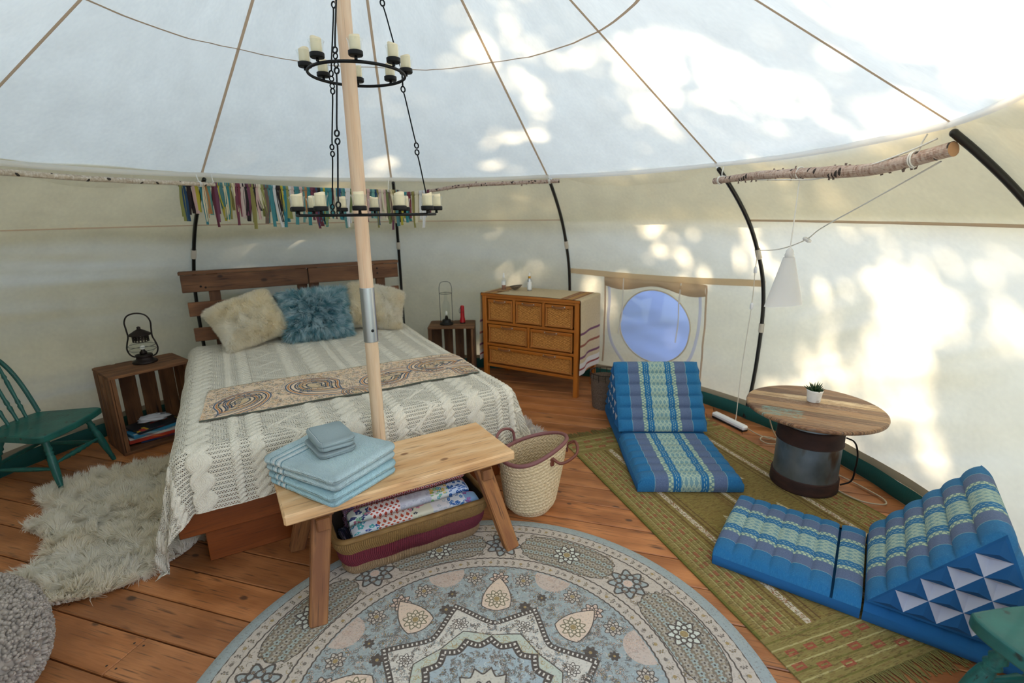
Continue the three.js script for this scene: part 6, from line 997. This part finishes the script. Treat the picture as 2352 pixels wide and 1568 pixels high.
// ---------- birch branches, rag garland, pendant lamp ----------
{
  const birch = (pink) => M(0xffffff, 0.85, { map: canvasTex(512, 128, (c, w, h) => { c.fillStyle = pink ? '#c9b3a6' : '#d5c6b2'; c.fillRect(0, 0, w, h); reseed(pink ? 5 : 6); for (let i = 0; i < 900; i++) { c.fillStyle = pick(pink ? ['rgba(214,198,190,0.5)', 'rgba(122,84,66,0.28)', 'rgba(170,134,118,0.3)'] : ['rgba(240,232,220,0.5)', 'rgba(190,170,146,0.4)']); c.fillRect(rnd() * w, rnd() * h, rr(2, 10), rr(3, 26)); } for (let i = 0; i < (pink ? 26 : 12); i++) { c.fillStyle = 'rgba(36,28,26,0.85)'; c.beginPath(); c.ellipse(rnd() * w, rnd() * h, rr(3, 8), rr(6, 18), rr(-0.4, 0.4), 0, 7); c.fill(); } }), bumpMap: woodBump, bumpScale: 0.004 });
  const white = birch(false), pink = birch(true), cordM = M(0xe9e7e2, 0.7);
  function branch(label, pts, r0, r1, m, ties, flakes) {
    const o = V(...pts[0]), b = thing('birch_branch', label, 'branch', o.toArray(), 0, 'birch branches hung under the eaves'), q = pts.map((p) => V(...p).sub(o));
    const c = new THREE.CatmullRomCurve3(q), fr = c.computeFrenetFrames(60), pos = [], uv = [], idx = [];
    for (let i = 0; i <= 60; i++) { const t = i / 60, p = c.getPointAt(t); for (let j = 0; j <= 12; j++) { const a = j / 12 * 2 * Math.PI, r = lerp(r0, r1, t) * (1 + 0.12 * nz(t * 9, Math.cos(a), Math.sin(a)) + 0.14 * Math.max(0, nz(t * 14, 7))) * (i === 0 || i === 60 ? 0.96 : 1); pos.push(...p.clone().addScaledVector(fr.normals[i], r * Math.cos(a)).addScaledVector(fr.binormals[i], r * Math.sin(a)).toArray()); uv.push(t * 2.2, j / 12); } }
    for (let i = 0; i < 60; i++) for (let j = 0; j < 12; j++) { const a = i * 13 + j; idx.push(a, a + 1, a + 14, a, a + 14, a + 13); }
    const g = new THREE.BufferGeometry(); g.setAttribute('position', new THREE.Float32BufferAttribute(pos, 3)); g.setAttribute('uv', new THREE.Float32BufferAttribute(uv, 2)); g.setIndex(idx); g.computeVertexNormals(); part(b, 'stem', g, m);
    const endM = M(0xc79a74, 0.8); for (const [t, s, r] of [[0, 0, r0], [1, 60, r1]]) { const p = c.getPointAt(t), k = part(b, 'cut_end', new THREE.CircleGeometry(r * 0.96, 16), endM, p.toArray()); k.lookAt(p.clone().addScaledVector(fr.tangents[s], t ? 1 : -1).add(o).sub(o)); k.quaternion.setFromUnitVectors(V(0, 0, 1), fr.tangents[s].clone().multiplyScalar(t ? 1 : -1)); }
    const fl = []; for (let i = 0; i < flakes; i++) { const t = rr(0.08, 0.95), p = c.getPointAt(t), r = lerp(r0, r1, t), d = V(rr(-0.3, 0.3), -1 + (rnd() < 0.3 ? 2 : 0), rr(-0.3, 0.3)).normalize(), l = rr(0.004, 0.016), T = fr.tangents[Math.floor(t * 60)]; fl.push(surf(2, 2, (u, v) => { const w = (u - 0.5) * rr(0.008, 0.016); return p.clone().addScaledVector(T, w).addScaledVector(d, r * 0.9 + l * v).toArray(); })); }
    if (fl.length) { const k = part(b, 'peeling_bark', merge(fl), pink); k.userData.kind = 'stuff'; }
    for (const [t, h, dx, dz] of ties) { const p = c.getPointAt(t), r = lerp(r0, r1, t) + 0.003, T = fr.tangents[Math.floor(t * 60)]; const lp = []; for (let i = 0; i <= 12; i++) { const a = i / 12 * 4 * Math.PI; lp.push(p.clone().addScaledVector(fr.normals[0], r * Math.cos(a)).addScaledVector(fr.binormals[0], r * Math.sin(a)).addScaledVector(T, (i / 12 - 0.5) * 0.016)); } lp.push(p.clone().add(V(dx * 0.5, h * 0.6, dz * 0.5)), p.clone().add(V(dx, h, dz))); part(b, 'cord_tie', tube(lp, 0.003, 70, 6), cordM); }
    return { b, c, o };
  }
  branch('smooth pale birch branch along the left wall under the eave', [[-2.60, 1.722, -2.2], [-2.456, 1.715, -2.535], [-2.303, 1.704, -2.856], [-2.10, 1.702, -3.28], [-1.98, 1.702, -3.50]], 0.017, 0.0125, white, [[0.93, 0.06, -0.03, -0.03]], 0);
  const BB = branch('straight branch carrying the rag garland above the headboard', [[-2.194, 1.708, -3.43], [-1.85, 1.70, -3.62], [-1.504, 1.682, -3.814], [-1.2, 1.675, -3.98], [-0.86, 1.668, -4.16]], 0.0115, 0.0105, white, [[0.14, 0.07, -0.02, -0.03], [0.92, 0.09, 0.01, -0.03]], 0);
  const BC = branch('rough pinkish birch branch to the right of the rag garland', [[-0.93, 1.645, -4.13], [-0.697, 1.662, -4.121], [-0.381, 1.705, -4.08], [0.0, 1.72, -4.03], [0.375, 1.728, -3.98]], 0.012, 0.0145, pink, [[0.94, 0.05, 0, -0.03]], 7);
  const BD = branch('thick rough birch branch at the upper right holding the pendant lamp', [[1.199, 1.665, -3.061], [1.28, 1.672, -2.72], [1.343, 1.662, -2.424], [1.423, 1.65, -2.07], [1.489, 1.69, -1.777]], 0.018, 0.026, pink, [[0.04, 0.075, 0.02, -0.02], [0.9, 0.08, 0.0, 0.04]], 34);
  // rag garland
  const gl = thing('rag_garland', 'garland of many-coloured fabric strips tied along the branch above the bed', 'garland', [-1.5, 1.69, -3.8]);
  const cols = [0x2e7f86, 0x6f3d55, 0xd9d9db, 0x24476a, 0x8f8a4a, 0xb9853e, 0x3d8088, 0x6b7a48, 0x5f8f8c, 0x8a8348, 0x6f3548, 0x2f7a80, 0xcfaaa2, 0xcaa9a2, 0xd9cda8, 0x231a1c, 0xcfcfcf, 0x6fa39c, 0x47787c, 0x2f7a86, 0xe0d4b4, 0xb07a48, 0x2a4f7c, 0x8d8f50, 0x6e5a50, 0x5c2434, 0x2a1a20, 0x6a3346, 0x1f4a2a, 0xb4a836, 0x3f858c, 0xd8cfb4, 0x1d1616, 0x5d958e, 0xc9b6ae, 0x7a3442];
  const mats = new Map(), fm = (c) => { if (!mats.has(c)) mats.set(c, M(c, 0.9, { transmission: 0.18 })); return mats.get(c); };
  reseed(2024); const total = 92;
  for (let i = 0; i < total; i++) {
    const onC = i >= 82, s = onC ? BC : BB, t = onC ? lerp(0.0, 0.24, (i - 82) / 10) : lerp(0.015, 0.985, i / 82) + rr(-0.004, 0.004), p = s.c.getPointAt(clamp(t)).add(s.o).sub(gl.position), T = s.c.getTangentAt(clamp(t)), nrm = V(-T.z, 0, T.x).normalize(), w = rr(0.018, 0.036), L1 = rr(0.13, 0.28), L2 = rr(0.11, 0.24), sw = rr(-0.012, 0.018), c = cols[Math.floor(rnd() * cols.length)], r = 0.0155;
    const tail = (sgn, L, dx) => surf(4, 10, (u, v) => { const q = (u - 0.5) * w * (0.75 + 0.5 * v) * (0.8 + 0.2 * Math.sin(v * 5)), fold = 0.004 * Math.sin(u * 7 + i) * v; return p.clone().addScaledVector(T, q + dx * v + sw * v * v).addScaledVector(nrm, sgn * (r * (1 - 0.5 * v)) + fold).add(V(0, -0.012 - L * v, 0)).toArray(); });
    const knot = surf(14, 3, (u, v) => { const a = u * 2 * Math.PI, q = (v - 0.5) * w * 0.95; return p.clone().addScaledVector(T, q).addScaledVector(nrm, r * Math.sin(a)).add(V(0, r * Math.cos(a) - (Math.cos(a) < 0 ? 0.004 : 0), 0)).toArray(); });
    part(gl, 'fabric_strip', merge([knot, tail(1, L1, rr(-0.02, 0.02)), tail(-1, L2, rr(-0.02, 0.02))]), fm(c));
  }
  // pendant lamp
  const lp = thing('pendant_lamp', 'white fabric cone pendant lamp hanging from the birch branch at the right', 'lamp', [1.343, 1.04, -2.43]);
  const shadeM = M(0xe9eaec, 0.9, { transmission: 0.35 });
  part(lp, 'shade', surf(48, 14, (u, v) => { const a = u * 2 * Math.PI, r = lerp(0.08, 0.024, v) * (1 + 0.05 * Math.sin(2 * a + 1)), y = 0.235 * v + 0.012 * Math.sin(a + 0.6) * (1 - v); return [r * Math.cos(a), y, r * Math.sin(a)]; }), shadeM);
  part(lp, 'lamp_holder', lathe([[0, 0.222], [0.019, 0.224], [0.021, 0.25], [0.017, 0.256], [0.017, 0.266], [0.011, 0.275], [0.004, 0.282]], 20), M(0xdadbdd, 0.4));
  part(lp, 'cord', tube([V(0, 0.28, 0), V(0.001, 0.45, 0.003), V(0, 0.6, 0.006)], 0.0032, 20, 6), cordM);
  part(lp, 'cord_loop', tube(Array.from({ length: 13 }, (_, i) => V(0.02 * Math.cos(i / 12 * 6.283) * 1, 0.622 + 0.027 * Math.sin(i / 12 * 6.283), 0.006)), 0.003, 40, 6), cordM);
  // cords
  const cable = (name, label, pts, r, m, cat = 'cord') => solo(name, tube(pts.map((p) => V(...p)), r, 120, 6), m, label, cat);
  cable('hanging_cord', 'white cord strung along the thick birch branch', [[1.225, 1.69, -3.02], [1.28, 1.655, -2.75], [1.32, 1.635, -2.46], [1.36, 1.63, -2.34], [1.40, 1.655, -2.1], [1.45, 1.705, -1.9], [1.47, 1.73, -1.83]], 0.0035, cordM);
  const sw = thing('switched_cord', 'white cord with inline switch running from the thick branch to the black pole', 'cord', [1.60, 1.34, -2.74]);
  part(sw, 'cord', tube([[1.49, 1.655, -1.82], [1.53, 1.53, -2.2], [1.575, 1.40, -2.6], [1.60, 1.345, -2.74], [1.63, 1.27, -3.05], [1.655, 1.235, -3.38]].map((p) => V(...p).sub(sw.position)), 0.0032, 60, 6), cordM);
  part(sw, 'switch_box', cbox(0.022, 0.018, 0.055, 0.005), M(0xe4e4e6, 0.4), [0, 0, 0], [0.3, 0.1, 0]);
  cable('drop_cord', 'thin white cord with plug hanging down beside the black pole by the window', [[1.655, 1.235, -3.38], [1.665, 1.1, -3.41], [1.668, 0.9, -3.41], [1.66, 0.7, -3.41], [1.655, 0.5, -3.42], [1.64, 0.3, -3.40], [1.62, 0.1, -3.36], [1.59, 0.014, -3.3]], 0.003, M(0xcfc8bb, 0.6));
  for (const [y, k] of [[1.08, 'upper'], [0.83, 'lower']]) solo('cord_connector', lathe([[0, 0], [0.011, 0.002], [0.012, 0.03], [0.007, 0.045], [0, 0.046]], 14), M(0xe6eaf4, 0.35), `small white connector, the ${k} one on the cord beside the black pole`, 'connector', [1.667, y, -3.41]);
  const ps = thing('power_strip', 'white power strip on the floor behind the first floor cushion', 'power strip', [1.567, 0, -3.345], -68 * rad);
  part(ps, 'body', cbox(0.3, 0.034, 0.052, 0.01), M(0xeceef2, 0.35), [0, 0.025, 0]); part(ps, 'underside', cbox(0.29, 0.012, 0.05, 0.002), M(0x141414, 0.6), [0, 0.006, 0]);
  const beige = M(0xb3a68e, 0.6);
  cable('floor_cable', 'beige cable coiled in a loop on the floor left of the drum table', [[1.63, 0.03, -3.2], [1.66, 0.02, -3.14], [1.70, 0.016, -3.08], [1.745, 0.016, -3.04], [1.73, 0.016, -2.99], [1.67, 0.016, -2.99], [1.65, 0.016, -3.05], [1.69, 0.02, -3.09], [1.77, 0.016, -3.04], [1.85, 0.016, -2.93]], 0.0042, beige);
  cable('floor_cable', 'beige cable bent on the floor right of the drum table', [[1.86, 0.016, -2.62], [1.93, 0.012, -2.45], [1.955, 0.012, -2.33], [1.93, 0.012, -2.29], [1.83, 0.012, -2.32], [1.76, 0.016, -2.44], [1.74, 0.018, -2.52]], 0.0042, beige);
  cable('wall_cable', 'beige cable hanging behind the drum table to the floor', [[1.62, 0.42, -2.95], [1.66, 0.25, -3.02], [1.71, 0.1, -3.03], [1.75, 0.016, -2.99]], 0.0038, beige);
}
renderer.render(scene, camera);
